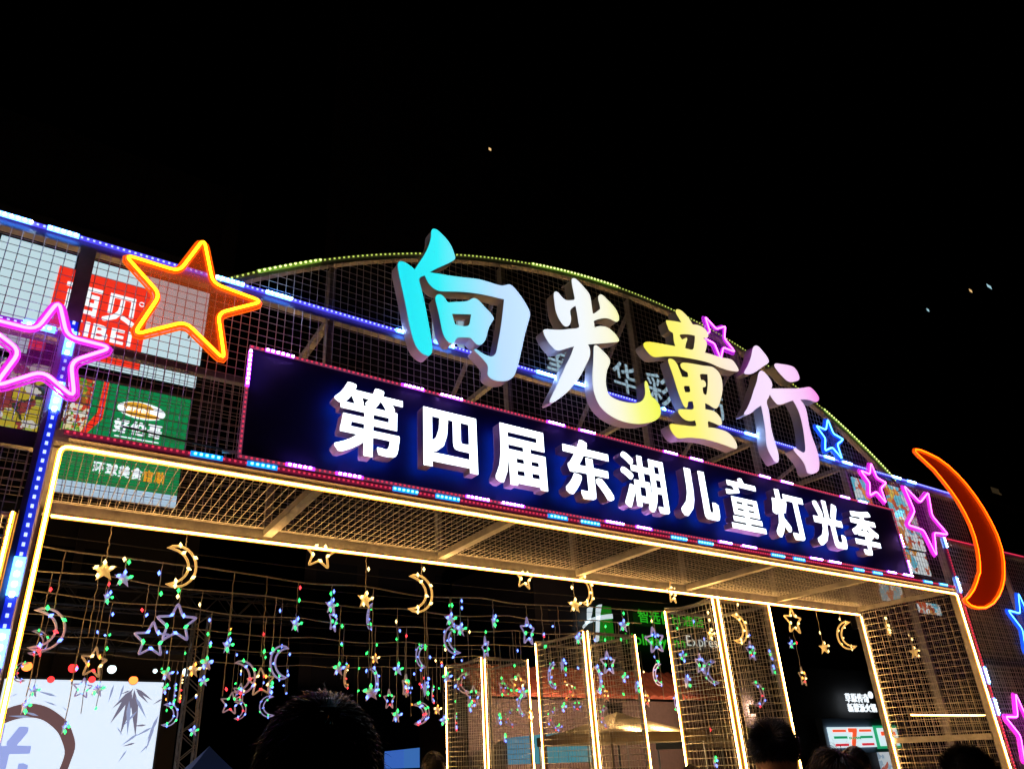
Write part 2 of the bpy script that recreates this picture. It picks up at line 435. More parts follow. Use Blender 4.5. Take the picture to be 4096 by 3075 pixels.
# coloured strips
def xl(pairs, Y, Z, a, b): return [((x_on(p, Y, Z) - a) / (b - a), (x_on(q, Y, Z) - a) / (b - a)) for p, q in pairs]
ra, rb = -3.0, 10.88
led_strip(gate, [(ra, -.02, RAIL), (rb, -.02, RAIL)], VIOLETB, BLUEDOT,
    xl([(-420, -300), (-160, -60), (-30, 126), (190, 316), (865, 975), (1063, 1163), (1583, 1622), (1735, 1770), (1788, 1815), (2144, 2218), (2285, 2336), (2646, 2660), (2977, 3025), (3294, 3336), (3368, 3405), (3568, 3600), (3627, 3661), (3800, 3818)], -.02, RAIL, ra, rb), LITBLUE, LITWHITE, w=.03)
led_strip(gate, [(x, -.012, z + .012) for x, _, z in ap], LIMEB, LIMEDOT, [(.345, .47), (.84, .99), (.04, .10)], LITLIME, LIMEB_DOT, w=.026, pitch=.045)
led_strip(gate, [(0.0, -.022, H + .095), (10.03, -.022, H + .095)], REDB, REDDOT,
    xl([(761, 890), (987, 1108), (1569, 1668), (1740, 1835), (2189, 2268), (2323, 2397), (2682, 2743), (2791, 2847), (3082, 3134), (3170, 3218), (3412, 3453), (3488, 3527), (3690, 3727), (3754, 3787)], -.022, H + .095, 0, 10.03), LITCYAN, CYANDOT, w=.03)
def zl(pairs, X, Y, a, b): return [((z_on(p, X, Y) - a) / (b - a), (z_on(q, X, Y) - a) / (b - a)) for p, q in pairs]
led_strip(gate, [(-.075, -.022, .05), (-.075, -.022, 4.27)], BLUEB, BLUEDOT, zl([(1422, 1327), (1639, 1529), (2382, 2228), (2670, 2516), (3000, 2850)], -.075, -.022, .05, 4.27), LITBLUE, LITWHITE, w=.05, pitch=.055, ds=.010)
led_strip(gate, [(10.125, -.022, .05), (10.125, -.022, 4.2)], REDB, REDDOT, zl([(2370, 2306), (2735, 2665), (2860, 2790), (2190, 2120)], 10.125, -.022, .05, 4.2), LITBLUE, LITWHITE, w=.03)

rc = random.Random(5)
for k, (x0, x1, z, r, m) in enumerate(((.9, 4.2, H + .135, .012, 'white_conduit'), (4.0, 8.9, H + .14, .011, 'white_conduit'), (.3, 9.6, H + .165, .006, 'black_flex'))):
    n = 40; mb = MB(); mb.tube([(x0 + (x1 - x0) * i / n, -.045 + rc.uniform(-.01, .01), z + .014 * math.sin(i * .9 + k) + rc.uniform(-.008, .008)) for i in range(n + 1)], r, 6)
    mb.obj('cable_run', mat(m, (.7, .7, .72) if m[0] == 'w' else (.03, .03, .03), .5), gate, True)
# ---- lattice wings on both sides
wing = base('lattice_wing', 'steel mesh wing with purple light rail beside the blue lit post', 'lattice', (-3, 0, 0))
beam('rail', (-6, .03, 4.17), (-.135, .03, 4.17), .05, .05, wing); beam('rail', (-6, .03, 3.45), (-.135, .03, 3.45), .07, .10, wing, DARKSTEEL)
for x in (-1.75, -3.4): beam('upright', (x, .045, 0), (x, .045, 3.395), .07, .05, wing); beam('upright', (x, .045, 3.505), (x, .045, 4.14), .07, .05, wing)
grid('wing_mesh', wing, (-5.95, -.004, .1), (5.8, 0, 0), (0, 0, 3.28), 92, 52, WIRE)
led_strip(wing, [(-5.9, -.012, 4.18), (-.15, -.012, 4.18)], PURB, BLUEDOT, [(.968, .998)], LITBLUE, LITWHITE, w=.04)
wing2 = base('lattice_wing', 'low steel mesh wing behind the orange crescent moon', 'lattice', (13, 0, 0))
beam('rail', (10.16, .03, 4.17), (16, .03, 4.17), .06, .06, wing2); beam('rail', (10.16, .03, 2.62), (16, .03, 2.62), .07, .07, wing2, DARKSTEEL)
for x in (11.75, 13.4): beam('upright', (x, .045, 0), (x, .045, 2.58), .06, .05, wing2); beam('upright', (x, .045, 2.66), (x, .045, 4.14), .06, .05, wing2)
grid('wing_mesh', wing2, (10.16, -.016, .1), (5.8, 0, 0), (0, 0, 4.05), 92, 64, WIRE)
grid('back_mesh', wing2, (10.16, DEP, .1), (5.8, 0, 0), (0, 0, 4.05), 92, 64, WIRE)
led_strip(wing2, [(10.18, -.012, 4.19), (16, -.012, 4.19)], REDB, REDDOT, w=.03)
beam('upright', (11.62, DEP + .035, 0), (11.62, DEP + .035, 4.13), .08, .07, wing2)
warm_line(wing2, [(10.62, DEP - .03, 2.08), (12.64, DEP - .03, 2.08)], .006, .022)
for y, z in ((DEP, 4.17), (DEP, 1.15)): beam('back_rail', (10.16, y + .03, z), (16, y + .03, z), .06, .06, wing2)

# ================================================================== the sign board
sg = base('sign_board', 'long dark blue sign board with white lit characters above the opening', 'sign', (4.9, -.1, 3.52))
SX0, SX1, SZ0, SZ1, SY = 1.0, 8.92, 3.54, 4.375, -.07
MB().box(SX0, SX1, SY, SY + .05, SZ0, SZ1).obj('panel', BOARD, sg)
for a, b in (((SX0, SY + .06, SZ0 + .03), (SX1, SY + .06, SZ0 + .03)), ((SX0, SY + .06, SZ1 - .03), (SX1, SY + .06, SZ1 - .03))): MB().bar(a, b, .022, .04).obj('back_rail', STEEL, sg)
e = .012
led_strip(sg, [(SX0 - .01, SY - e, SZ1), (SX1 + .01, SY - e, SZ1)], PINKB, REDDOT, xl([(1064, 1178), (1604, 1696), (1763, 1847), (2182, 2257), (2309, 2375), (2646, 2705), (2752, 2806), (3030, 3075), (3114, 3161), (3351, 3392), (3426, 3459)], SY, SZ1, SX0, SX1), LITVIO, VIODOT, w=.023)
led_strip(sg, [(SX0 - .01, SY - e, SZ0), (SX1 + .01, SY - e, SZ0)], PINKB, REDDOT, xl([(1144, 1260), (1343, 1452), (1860, 1952), (2008, 2094), (2415, 2488), (2537, 2603), (2865, 2921), (2964, 3019), (3231, 3279), (3310, 3355), (3539, 3577), (3606, 3645)], SY, SZ0, SX0, SX1), LITVIO, VIODOT, w=.023)
led_strip(sg, [(SX0, SY - e, SZ0 + .018), (SX0, SY - e, SZ1 - .018)], PINKB, REDDOT, [(.62, .97)], LITVIO, VIODOT, w=.026)
led_strip(sg, [(SX1, SY - e, SZ0 + .018), (SX1, SY - e, SZ1 - .018)], PINKB, REDDOT, [(.02, .22), (.42, .62)], LITVIO, VIODOT, w=.023)
LETFACE = emat('white_letter_face', (.84, .92, 1), 3)
LETBACK = emat('letter_added_glow_blue', (.008, .11, .75), 2.6)  # glow added on the letter backs to spread blue over the board
CHARS = [('第', 1.57, 2.10, 3.64, 4.19, 0.024, 0.014), ('四', 2.27, 2.74, 3.66, 4.14, 0.030, 0.028), ('届', 2.90, 3.40, 3.64, 4.16, 0.034, 0.024), ('东', 3.59, 4.11, 3.64, 4.18, 0.033, 0.028), ('湖', 4.23, 4.77, 3.64, 4.17, 0.022, 0.019),
         ('儿', 4.93, 5.45, 3.67, 4.16, 0.045, 0.036), ('童', 5.60, 6.10, 3.64, 4.19, 0.026, 0.017), ('灯', 6.27, 6.82, 3.64, 4.17, 0.031, 0.028), ('光', 6.94, 7.46, 3.64, 4.17, 0.037, 0.031), ('季', 7.63, 8.13, 3.63, 4.16, 0.031, 0.020)]
LD = .10
for ch, x0, x1, z0, z1, bx, bz in CHARS:
    P = fit(bold_outline(ch, bx, bz, 190), x0, x1, z0, z1)
    fr, sd, bk = outline('letter', P, LD)
    L = mk('letter', fr, LETFACE, sg); L.location.y = SY - .075 - LD
    r = mk('letter_return', sd, LETRET, L); b = mk('added_glow_back', bk, LETBACK, L)

# ================================================================== four big brush characters
BZ = {'xiang': ([1500, 850, 2300, 1550], 1898), 'guang': ([2100, 1050, 2800, 1750], 1661), 'tong': ([2500, 1150, 3400, 1950], 1869)}
XIANG = [[(555,155),(590,165),(640,210),(690,265),(730,330),(755,400),(762,432),(745,455),(700,480),(640,508),(570,540),(520,567),(600,580),(720,600),(860,618),(980,632),(1090,662),(1150,682),(1205,693),(1240,688),(1275,682),(1305,698),(1340,735),(1390,800),(1440,880),(1468,940),(1470,985),(1450,1060),(1425,1150),(1405,1240),(1385,1330),(1365,1420),(1340,1500),(1315,1555),(1270,1588),(1215,1602),(1150,1595),(1105,1578),(1078,1555),(1068,1530),(1072,1490),(1068,1450),(1045,1415),(1010,1375),(970,1335),(945,1308),(947,1296),(965,1300),(1020,1335),(1070,1358),(1105,1365),(1130,1355),(1150,1325),(1165,1250),(1180,1170),(1195,1080),(1208,980),(1218,890),(1225,825),(1180,815),(1100,795),(1000,775),(900,760),(800,752),(700,750),(630,748),(590,738),(550,715),(515,680),(490,640),(472,598),(420,628),(440,720),(465,830),(490,950),(510,1060),(530,1170),(542,1260),(543,1310),(530,1345),(505,1360),(470,1350),(430,1320),(390,1270),(365,1210),(345,1140),(320,1030),(295,900),(270,780),(248,680),(228,590),(216,520),(217,485),(232,465),(255,463),(290,475),(335,505),(378,540),(400,505),(430,460),(460,415),(490,360),(515,300),(530,240),(532,200),(538,170)],
  [(615,775),(645,790),(670,820),(692,850),(760,848),(840,845),(890,835),(915,818),(945,813),(975,825),(1010,860),(1050,905),(1095,950),(1122,990),(1128,1010),(1110,1040),(1085,1085),(1070,1130),(1055,1190),(1030,1235),(995,1257),(965,1250),(935,1220),(905,1190),(850,1186),(800,1186),(775,1195),(755,1225),(735,1240),(700,1230),(665,1190),(640,1130),(625,1060),(605,960),(585,880),(572,820),(582,787)],
  [(732,962),(912,967),(905,1010),(895,1060),(870,1077),(820,1075),(760,1062),(748,1020)]]
GUANG = [[(455,150),(480,155),(515,185),(560,235),(605,290),(622,335),(632,400),(640,460),(645,485),(665,478),(695,455),(712,440),(708,400),(695,350),(698,318),(715,303),(740,312),(775,345),(820,390),(860,440),(885,490),(893,530),(885,555),(862,563),(835,550),(800,535),(760,528),(710,535),(655,555),(658,585),(660,615),(700,605),(745,605),(790,620),(830,650),(868,690),(893,735),(885,750),(850,757),(790,762),(720,768),(650,773),(597,778),(610,800),(620,850),(612,900),(585,960),(550,1030),(510,1100),(455,1170),(400,1230),(340,1280),(280,1320),(245,1332),(232,1320),(240,1295),(270,1230),(310,1150),(350,1060),(390,970),(430,890),(465,795),(430,805),(380,820),(330,835),(300,833),(275,815),(240,780),(205,730),(180,680),(173,650),(185,635),(215,632),(280,637),(350,637),(420,630),(510,617),(505,560),(495,490),(480,412),(455,425),(432,450),(430,480),(437,520),(435,560),(420,595),(395,608),(370,600),(340,565),(310,510),(290,450),(280,380),(273,320),(275,290),(290,275),(315,285),(345,320),(370,345),(395,357),(430,358),(470,348),(462,290),(450,230),(443,180),(445,158)],
  [(670,783),(700,800),(740,840),(780,880),(805,920),(807,950),(795,985),(780,1020),(770,1080),(768,1140),(780,1210),(800,1255),(840,1285),(900,1310),(980,1328),(1050,1333),(1090,1322),(1120,1300),(1138,1260),(1140,1210),(1135,1160),(1140,1125),(1150,1122),(1165,1145),(1180,1200),(1200,1265),(1240,1300),(1275,1350),(1290,1400),(1283,1450),(1250,1490),(1190,1515),(1110,1530),(1020,1527),(920,1505),(830,1465),(750,1405),(695,1335),(660,1250),(645,1170),(640,1080),(645,980),(650,880),(653,800)]]
TONG = [[(435,180),(465,190),(500,220),(530,255),(550,285),(562,305),(600,310),(640,325),(670,350),(690,385),(690,410),(670,420),(650,418),(672,440),(680,465),(677,495),(665,540),(720,555),(800,580),(860,590),(895,605),(925,645),(945,685),(935,697),(900,695),(850,685),(780,660),(700,625),(600,600),(500,582),(420,572),(330,572),(270,578),(235,575),(205,555),(175,520),(155,490),(155,465),(175,452),(215,452),(280,462),(350,475),(418,487),(405,440),(400,390),(395,375),(370,360),(352,320),(340,285),(345,272),(380,275),(430,282),(468,290),(450,260),(430,225),(420,195)],
  [(455,395),(480,388),(530,390),(580,400),(580,430),(575,470),(562,515),(500,503),(505,470),(518,430),(512,415),(490,425),(475,430),(460,410)],
  [(380,590),(410,605),(435,640),(455,690),(475,740),(522,742),(520,705),(495,690),(470,670),(460,640),(475,625),(510,625),(580,635),(650,648),(710,655),(745,670),(780,705),(800,750),(810,810),(808,870),(795,930),(780,975),(765,1000),(745,1003),(720,990),(690,970),(665,960),(668,1010),(700,1015),(735,1025),(765,1045),(795,1085),(805,1120),(800,1140),(780,1143),(750,1130),(720,1118),(690,1112),(692,1160),(740,1165),(800,1180),(850,1200),(890,1235),(920,1280),(932,1320),(925,1337),(900,1335),(840,1312),(760,1285),(680,1263),(600,1250),(520,1246),(460,1253),(430,1245),(400,1215),(375,1170),(370,1145),(380,1132),(420,1135),(500,1145),(588,1148),(582,1103),(550,1108),(515,1105),(480,1085),(450,1050),(440,1020),(455,1010),(500,1010),(568,1008),(562,945),(545,945),(525,950),(520,985),(508,1000),(490,985),(470,945),(445,880),(420,800),(395,720),(370,650),(358,610),(362,593)],
  [(490,820),(535,818),(540,865),(500,868)], [(625,720),(685,720),(688,780),(685,830),(675,890),(652,880),(645,832),(668,824),(672,795),(655,770),(632,768)]]
XING = [[(1080,483),(1110,490),(1150,535),(1180,575),(1195,610),(1185,630),(1155,650),(1120,675),(1085,700),(1045,718),(1005,720),(988,710),(995,690),(1015,655),(1035,610),(1050,560),(1060,510)],
  [(1130,690),(1160,705),(1195,745),(1220,790),(1222,820),(1215,838),(1260,838),(1340,838),(1420,838),(1480,832),(1525,825),(1550,835),(1580,865),(1605,900),(1612,925),(1600,945),(1580,950),(1550,940),(1510,930),(1455,930),(1480,960),(1500,1000),(1515,1060),(1530,1150),(1555,1240),(1585,1320),(1605,1390),(1615,1460),(1610,1510),(1590,1535),(1550,1548),(1520,1540),(1505,1510),(1490,1465),(1460,1420),(1425,1380),(1400,1347),(1405,1333),(1430,1340),(1470,1365),(1492,1365),(1497,1330),(1490,1250),(1475,1150),(1450,1050),(1420,980),(1395,938),(1370,945),(1330,960),(1290,972),(1265,970),(1240,945),(1215,910),(1203,888),(1190,920),(1180,935),(1180,970),(1195,1020),(1205,1100),(1220,1190),(1245,1280),(1270,1360),(1278,1420),(1270,1450),(1250,1450),(1215,1400),(1185,1340),(1172,1270),(1165,1180),(1150,1080),(1130,980),(1090,1005),(1050,1040),(1010,1058),(990,1055),(990,1040),(1015,1000),(1045,930),(1070,850),(1095,780),(1108,715)],
  [(1255,630),(1300,635),(1360,645),(1400,660),(1430,695),(1448,740),(1445,765),(1420,778),(1375,785),(1340,770),(1300,730),(1265,690),(1242,655),(1242,638)]]
LY, BD = -.17, .115
BIG = [(XIANG, 'xiang', 'large cyan to pale blue lit brush character rising over the arch', [(0, (.012, .70, .80)), (.28, (.03, .78, .84)), (.5, (.22, .72, .86)), (.75, (.46, .66, .92)), (1, (.52, .72, .98))]),
       (GUANG, 'guang', 'large white to lemon yellow lit brush character with a sweeping leg', [(0, (.72, .80, .92)), (.35, (.80, .84, .86)), (.6, (.86, .84, .62)), (.8, (.84, .85, .22)), (1, (.80, .85, .08))]),
       (TONG, 'tong', 'large yellow to cream lit brush character of stacked strokes', [(0, (.88, .80, .06)), (.4, (.90, .82, .18)), (.65, (.90, .78, .46)), (1, (.90, .72, .68))]),
       (XING, 'tong', 'large lavender pink lit brush character with a pink tip', [(0, (.80, .62, .92)), (.45, (.86, .68, .88)), (.8, (.85, .50, .84)), (1, (.88, .26, .74))])]
for polys, key, lab, stops in BIG:
    reg, wo = BZ[key]
    PP = []
    for P in polys:
        Q = [at_y(*zoom(reg, wo, x, y), LY) for x, y in P]; PP.append(smooth_closed([(q.x, q.z) for q in Q], 3))
    fr, sd, bk = outline('face', PP, BD)
    A = np.array([p for P in PP for p in P]); cx = (A[:, 0].min() + A[:, 0].max()) / 2; zb = A[:, 1].min()
    t = base('lit_character', lab, 'sign letter', (cx, LY + BD, zb))
    f = mk('face', fr, ramp_emit('acrylic_' + key + lab[6:10], stops, 1.15), t); f.location.y = LY
    s = mk('return', sd, LETRET, t); s.location.y = LY
    b = mk('back_panel', bk, LETRET, t); b.location.y = LY
    # stand-off brackets to the lattice
    for fx in (.3, .7):
        x = A[:, 0].min() + fx * (A[:, 0].max() - A[:, 0].min()); P = PP[0]
        q = min(P, key=lambda p: abs(p[0] - x)); MB().bar((q[0], LY + BD, q[1]), (q[0], -.01, q[1]), .015).obj('bracket', STEEL, t)

# ================================================================== neon stars and moon
def star_pts(c, R, r, rot, n=5):
    return [(c[0] + (R if k % 2 == 0 else r) * math.sin(rot + k * math.pi / n), c[1] + (R if k % 2 == 0 else r) * math.cos(rot + k * math.pi / n)) for k in range(2 * n)]
def round_poly(P, rad, n=4):
    out = []; N = len(P)
    for i in range(N):
        a, b, c = (Vector((*P[(i + k) % N], 0)) for k in (-1, 0, 1)); la, lc = (a - b).length, (c - b).length
        ra, rc = min(rad, la * .4), min(rad, lc * .4); p, q = b + (a - b) / la * ra, b + (c - b) / lc * rc
        for k in range(n + 1): t = k / n; v = p * (1 - t)**2 + b * 2 * t * (1 - t) + q * t * t; out.append((v.x, v.y))
    return out
def offset_poly(P, d):
    c = np.mean(P, axis=0); out = []; N = len(P)
    area = sum(P[i][0] * P[(i + 1) % N][1] - P[(i + 1) % N][0] * P[i][1] for i in range(N)); sgn = 1 if area > 0 else -1
    for i in range(N):
        a, b, e = (np.array(P[(i + k) % N]) for k in (-1, 0, 1)); t = e - a; t = t / (np.linalg.norm(t) + 1e-9); out.append((b[0] + sgn * t[1] * d, b[1] - sgn * t[0] * d))
    return out
def plate_mat(name, col, e, alpha):
    return mat(name, col, .25, emit=col, estr=e, alpha=alpha, spec=.3)
NE = {'orange': (emat('neon_amber', (1, .27, .003), 15), emat('neon_amber_sleeve', (1, .13, .003), 1.0), plate_mat('acrylic_amber', (.9, .16, .02), .22, .42)),
      'pink': (emat('neon_pink', (1, .085, 1), 9), emat('neon_pink_sleeve', (.85, .035, .80), .9), plate_mat('acrylic_pink', (.6, .05, .6), .10, .30)),
      'magenta': (emat('neon_magenta', (.9, .09, 1), 8), emat('neon_magenta_sleeve', (.62, .03, .85), .9), plate_mat('acrylic_magenta', (.4, .05, .6), .08, .28)),
      'blue': (emat('neon_blue', (.05, .26, 1), 11), emat('neon_blue_sleeve', (.01, .11, 1), .9), plate_mat('acrylic_blue', (.02, .08, .8), .20, .34)),
      'moon': (emat('neon_moon', (1, .055, .001), 13), emat('neon_moon_sleeve', (1, .10, .002), 1.0), plate_mat('acrylic_moon', (.55, .022, .001), .22, 1))}
def neon(name, label, cat, P, col, y, tube=.0145, rad=.05, group=None, margin=.03):
    core, slv, plate = NE[col]
    A = np.array(P); t = base(name, label, cat, ((A[:, 0].min() + A[:, 0].max()) / 2, y, A[:, 1].min()), group)
    Q = round_poly(P, rad) if rad else P
    fr = merge_meshes(outline('plate', [offset_poly(Q, margin)], .012), 'plate'); p = mk('backing_plate', fr, plate, t); p.location.y = y + .018
    E_ = offset_poly(Q, margin); MB().tube([(x, y + .024, z) for x, z in E_], .0065, 6, closed=True).obj('plate_edge', slv, t, True)
    MB().tube([(x, y, z) for x, z in Q], tube * .86, 8, closed=True).obj('neon_tube', core, t, True)
    MB().tube([(x, y + .011, z) for x, z in Q], tube * 1.45, 8, closed=True).obj('tube_sleeve', slv, t, True)
    for k in ((0, len(Q) // 2) if rad else (18, 26)):
        x, z = Q[k]; MB().bar((x, y + .03, z), (x, -.008, z), .012).obj('bracket', STEEL, t)
    return t
def pxpoly(reg, wo, pts, y): return [((q := at_y(*zoom(reg, wo, a, b), y)).x, q.z) for a, b in pts]
Z1, Z7 = ([0, 800, 1100, 1500], 2212), ([3200, 1550, 4096, 2300], 1984)
neon('neon_star', 'large orange yellow neon star hung on the top rail', 'star light', pxpoly(*Z1, [(1640, 315), (1712, 672), (2112, 820), (1752, 912), (1805, 1290), (1492, 982), (1075, 1085), (1288, 762), (1000, 440), (1440, 578)], -.13), 'orange', -.13, rad=.06)
neon('neon_star', 'large pink neon star crossing the blue lit post', 'star light', [((q := at_y(a, b, -.13)).x, q.z) for a, b in [(236, 1203), (268, 1347), (450, 1392), (283, 1446), (298, 1594), (172, 1485), (-25, 1548), (82, 1404), (-110, 1258), (144, 1322)]], 'pink', -.13, rad=.06)
neon('neon_star', 'small violet magenta neon star on the arch rim', 'star light', star_pts((6.15, 6.02), .285, .125, math.radians(-32)), 'magenta', -.1, .011, .03)
neon('neon_star', 'small bright blue neon star beside the pink tipped character', 'star light', star_pts((7.93, 5.13), .275, .12, math.radians(8)), 'blue', -.1, .012, .03)
neon('neon_star', 'small pink neon star above the end of the sign board', 'star light', star_pts((8.65, 4.68), .275, .12, math.radians(8)), 'pink', -.1, .012, .03)
neon('neon_star', 'tilted pink neon star beside the end of the sign board', 'star light', star_pts((9.62, 4.36), .50, .215, math.radians(-36)), 'pink', -.1, .014, .05)
neon('neon_star', 'blue neon star on the mesh under the crescent moon', 'star light', star_pts((11.5, 3.1), .47, .2, math.radians(6)), 'blue', -.1, .014, .05)
neon('neon_star', 'pink neon star low on the mesh wing beside the post', 'star light', star_pts((10.5, 1.80), .44, .19, math.radians(4)), 'pink', -.1, .014, .05)
mo = [(1018,548),(1060,552),(1130,580),(1220,625),(1310,690),(1400,775),(1480,865),(1555,965),(1625,1070),(1690,1185),(1745,1300),(1785,1420),(1805,1540),(1808,1650)]
mo2 = [(2062,30),(2050,90),(2025,150),(1985,205),(1930,238),(1870,240),(1820,225),(1785,195),(1778,180),(1805,155),(1840,105),(1862,50),(1876,0)]
mi = [(1592,1640),(1590,1540),(1575,1430),(1548,1320),(1510,1215),(1460,1110),(1400,1005),(1330,905),(1260,815),(1190,730),(1110,655),(1050,600),(1018,565)]
MP = pxpoly(*Z7, mo, -.13) + pxpoly([2900, 2300, 4096, 3075], 2212, mo2, -.13) + pxpoly(*Z7, mi, -.13)
neon('neon_moon', 'tall glowing orange crescent moon standing above the mesh wing', 'moon light', MP, 'moon', -.13, .016, 0, margin=.012)

# ================================================================== corridor of mesh boxes behind the gate
def corridor_box(label, x0, x1, y0, y1, side, group, h=H):
    t = base('mesh_box', label, 'mesh box', ((x0 + x1) / 2, (y0 + y1) / 2, 0), group)
    for x in (x0, x1):
        for y in (y0, y1): beam('post', (x, y, 0), (x, y, h), .05, .05, t)
    for x in (x0, x1):
        for z in (h - .02, 1.15): beam('rail', (x, y0 + .025, z), (x, y1 - .025, z), .04, .04, t)
    for y in (y0, y1):
        for z in (h - .02, 1.15): beam('rail', (x0 + .025, y, z), (x1 - .025, y, z), .04, .04, t)
    nx, ny, nz = int((x1 - x0) / .06), int((y1 - y0) / .06), int(h / .085)
    for y in (y0, y1): grid('mesh_panel', t, (x0, y - .03, .03), (x1 - x0, 0, 0), (0, 0, h - .06), nx, nz, WIRE, r=.0029)
    for x in (x0, x1): grid('mesh_panel', t, (x - .03, y0, .03), (0, y1 - y0, 0), (0, 0, h - .06), ny, nz, WIRE, r=.0029)
    xi, xo = (x0, x1) if side > 0 else (x1, x0); s = -side
    warm_line(t, [(xi, y0 - .035, .05), (xi, y0 - .035, h)], .0078, .034, (0, -1, 0)); warm_line(t, [(xi + s * .035, y0, .05), (xi + s * .035, y0, h)], .0078, .034, (s, 0, 0))
    warm_line(t, [(xo, y0 - .035, .05), (xo, y0 - .035, h)], .0075, .032, (0, -1, 0))
    warm_line(t, [(xi + s * .035, y1, .05), (xi + s * .035, y1, h)], .0075, .032, (s, 0, 0))
    # lamp wire sagging along the top edge
    pts = [(xi + s * .04, y0 + (y1 - y0) * k / 8, h + .03 - .05 * math.sin(math.pi * k / 8)) for k in range(9)]
    MB().tube(pts, .012, 5).obj('top_cord', CABLE, t, True)
    return t
for k, (y0, y1, lb) in enumerate([(1.42, 2.22, 'mesh box edged with warm strips standing against the gate back'), (3.90, 5.12, 'mesh box edged with warm strips in the middle of the corridor row'), (6.80, 8.12, 'mesh box edged with warm strips at the far end of the corridor row')]):
    corridor_box(lb, 7.19, 8.15, y0, y1, 1, 'mesh boxes along the corridor')
for k, (y0, y1, lb) in enumerate([(1.42, 2.4, 'warm lit mesh box behind the purple railed mesh wing'), (3.90, 5.12, 'second warm lit mesh box behind the purple railed mesh wing')]):
    corridor_box(lb, -1.35, -.22, y0, y1, -1, 'mesh boxes behind the mesh wing')

# ================================================================== curtain of hanging stars and moons
CABY = [1.31, 1.95, 2.75, 3.7, 4.9, 6.2, 7.6]
ORD = ['back beam of the gate', 'first cable behind the gate', 'second cable behind the gate', 'third cable behind the gate', 'fourth cable behind the gate', 'fifth cable behind the gate', 'sixth cable behind the gate']
def where(row, x):
    if row == 0: return ['first', 'second', 'third', 'fourth', 'fifth', 'sixth', 'sixth'][max(0, min(6, int((x - .0) / 1.67)))] + ' ceiling bay from the blue post'
    return SORD[row].replace('the ', '') + (', toward the stage' if x < 2.4 else ', toward the mesh boxes' if x > 4.6 else ', midway along')
SORD = ['the gate back beam', 'the first corridor cable', 'the second corridor cable', 'the third corridor cable', 'the fourth corridor cable', 'the fifth corridor cable', 'the sixth corridor cable']
def cable_z(y, x):
    if y < 1.5: return H - .01
    u = (x + .15) / 7.3; n = 5
    return H - .05 - .10 * math.sin(math.pi * min(max(u, 0), 1)) - .03 * abs(math.sin(n * math.pi * u + y * 1.7))
for k, y in enumerate(CABY[1:]):
    mb = MB(); mb.tube([(-.2 + 7.4 * i / 60, y + .03 * math.sin(i * .7 + k), cable_z(y, -.2 + 7.4 * i / 60)) for i in range(61)], .0075, 6)
    o = mb.obj('light_cable', CABLE, None, True); tag(o, 'sagging grey light curtain cable, ' + ORD[k + 1], 'cable', 'cables of the light curtain')
    mb = MB()
    z0 = H - .02
    mb.tube([(-.2 + 7.4 * i / 20, y + .2, z0 + .10 - .06 * math.sin(math.pi * i / 20)) for i in range(21)], .003, 4)
    o = mb.obj('stay_wire', DARKSTEEL, None, True); tag(o, 'thin dark stay wire stretched above the ' + ORD[k + 1].replace(' behind the gate', ''), 'wire', 'stay wires over the corridor')
BULB = {'g': emat('bulb_green', (.03, 1, .16), 3.2, False), 'b': emat('bulb_blue', (.12, .22, 1), 4.2, False), 'r': emat('bulb_red', (1, .04, .05), 3, False), 'o': emat('bulb_amber', (1, .36, .05), 3, False), 'w': emat('bulb_warm', (1, .72, .28), 3.5, False), 'c': emat('bulb_ice', (.4, .7, 1), 4, False)}
FR = {'w': mat('pendant_warm_plastic', (.85, .66, .38), .35, emit=(.95, .52, .13), estr=.60), 'c': mat('pendant_clear_plastic', (.75, .68, .72), .3, emit=(.36, .34, .80), estr=.38),  # bulb light on the plastic frames is put in as emission
      'm': mat('pendant_mixed_plastic', (.78, .66, .62), .3, emit=(.50, .28, .42), estr=.26), 'p': mat('pendant_pale_plastic', (.8, .68, .55), .4, emit=(.6, .36, .18), estr=.28)}
PAL = {'w': 'wwwww', 'c': 'bgbgb', 'm': 'gbrbg', 'p': 'oprop'.replace('p', 'w')}
PNAME = {'w': 'warm white bulbs', 'c': 'blue and green bulbs', 'm': 'mixed coloured bulbs', 'p': 'dim amber bulbs'}
BM = {k: MB().octa((0, 0, 0), .015, .024).mesh('bulb') for k in BULB}
for k in BM: BM[k].materials.append(BULB[k])
def star3(R, r, tube):
    P = star_pts((0, 0), R, r, 0); P = round_poly(P, R * .10, 2)
    return MB().tube([(x, 0, z) for x, z in P], tube, 6, closed=True).mesh('frame')
def solid_star(R, r, d):
    P = star_pts((0, 0), R, r, 0); mb = MB(); mb.v = [(x, 0, z) for x, z in P] + [(0, -d, 0), (0, d, 0)]; n = len(P)
    for k in range(n): mb.f += [(k, (k + 1) % n, n), ((k + 1) % n, k, n + 1)]
    return mb.mesh('body')
def moon3(R, tube):
    A0 = math.radians(118); o = [(R * .95 * math.cos(-A0 + 2 * A0 * k / 16), 0, R * math.sin(-A0 + 2 * A0 * k / 16)) for k in range(17)]
    tx, tz = R * .95 * math.cos(A0), R * math.sin(A0)
    i = [(tx + (R * .58 - tx) * math.cos(math.radians(90 - 180 * k / 13)), 0, tz * .985 * math.sin(math.radians(90 - 180 * k / 13))) for k in range(1, 13)]
    P = o + i; mx = sum(p[0] for p in P) / len(P); P = [(x - mx, y, z) for x, y, z in P]
    return MB().tube(P, tube, 6, closed=True).mesh('frame'), P
SHAPES = {}
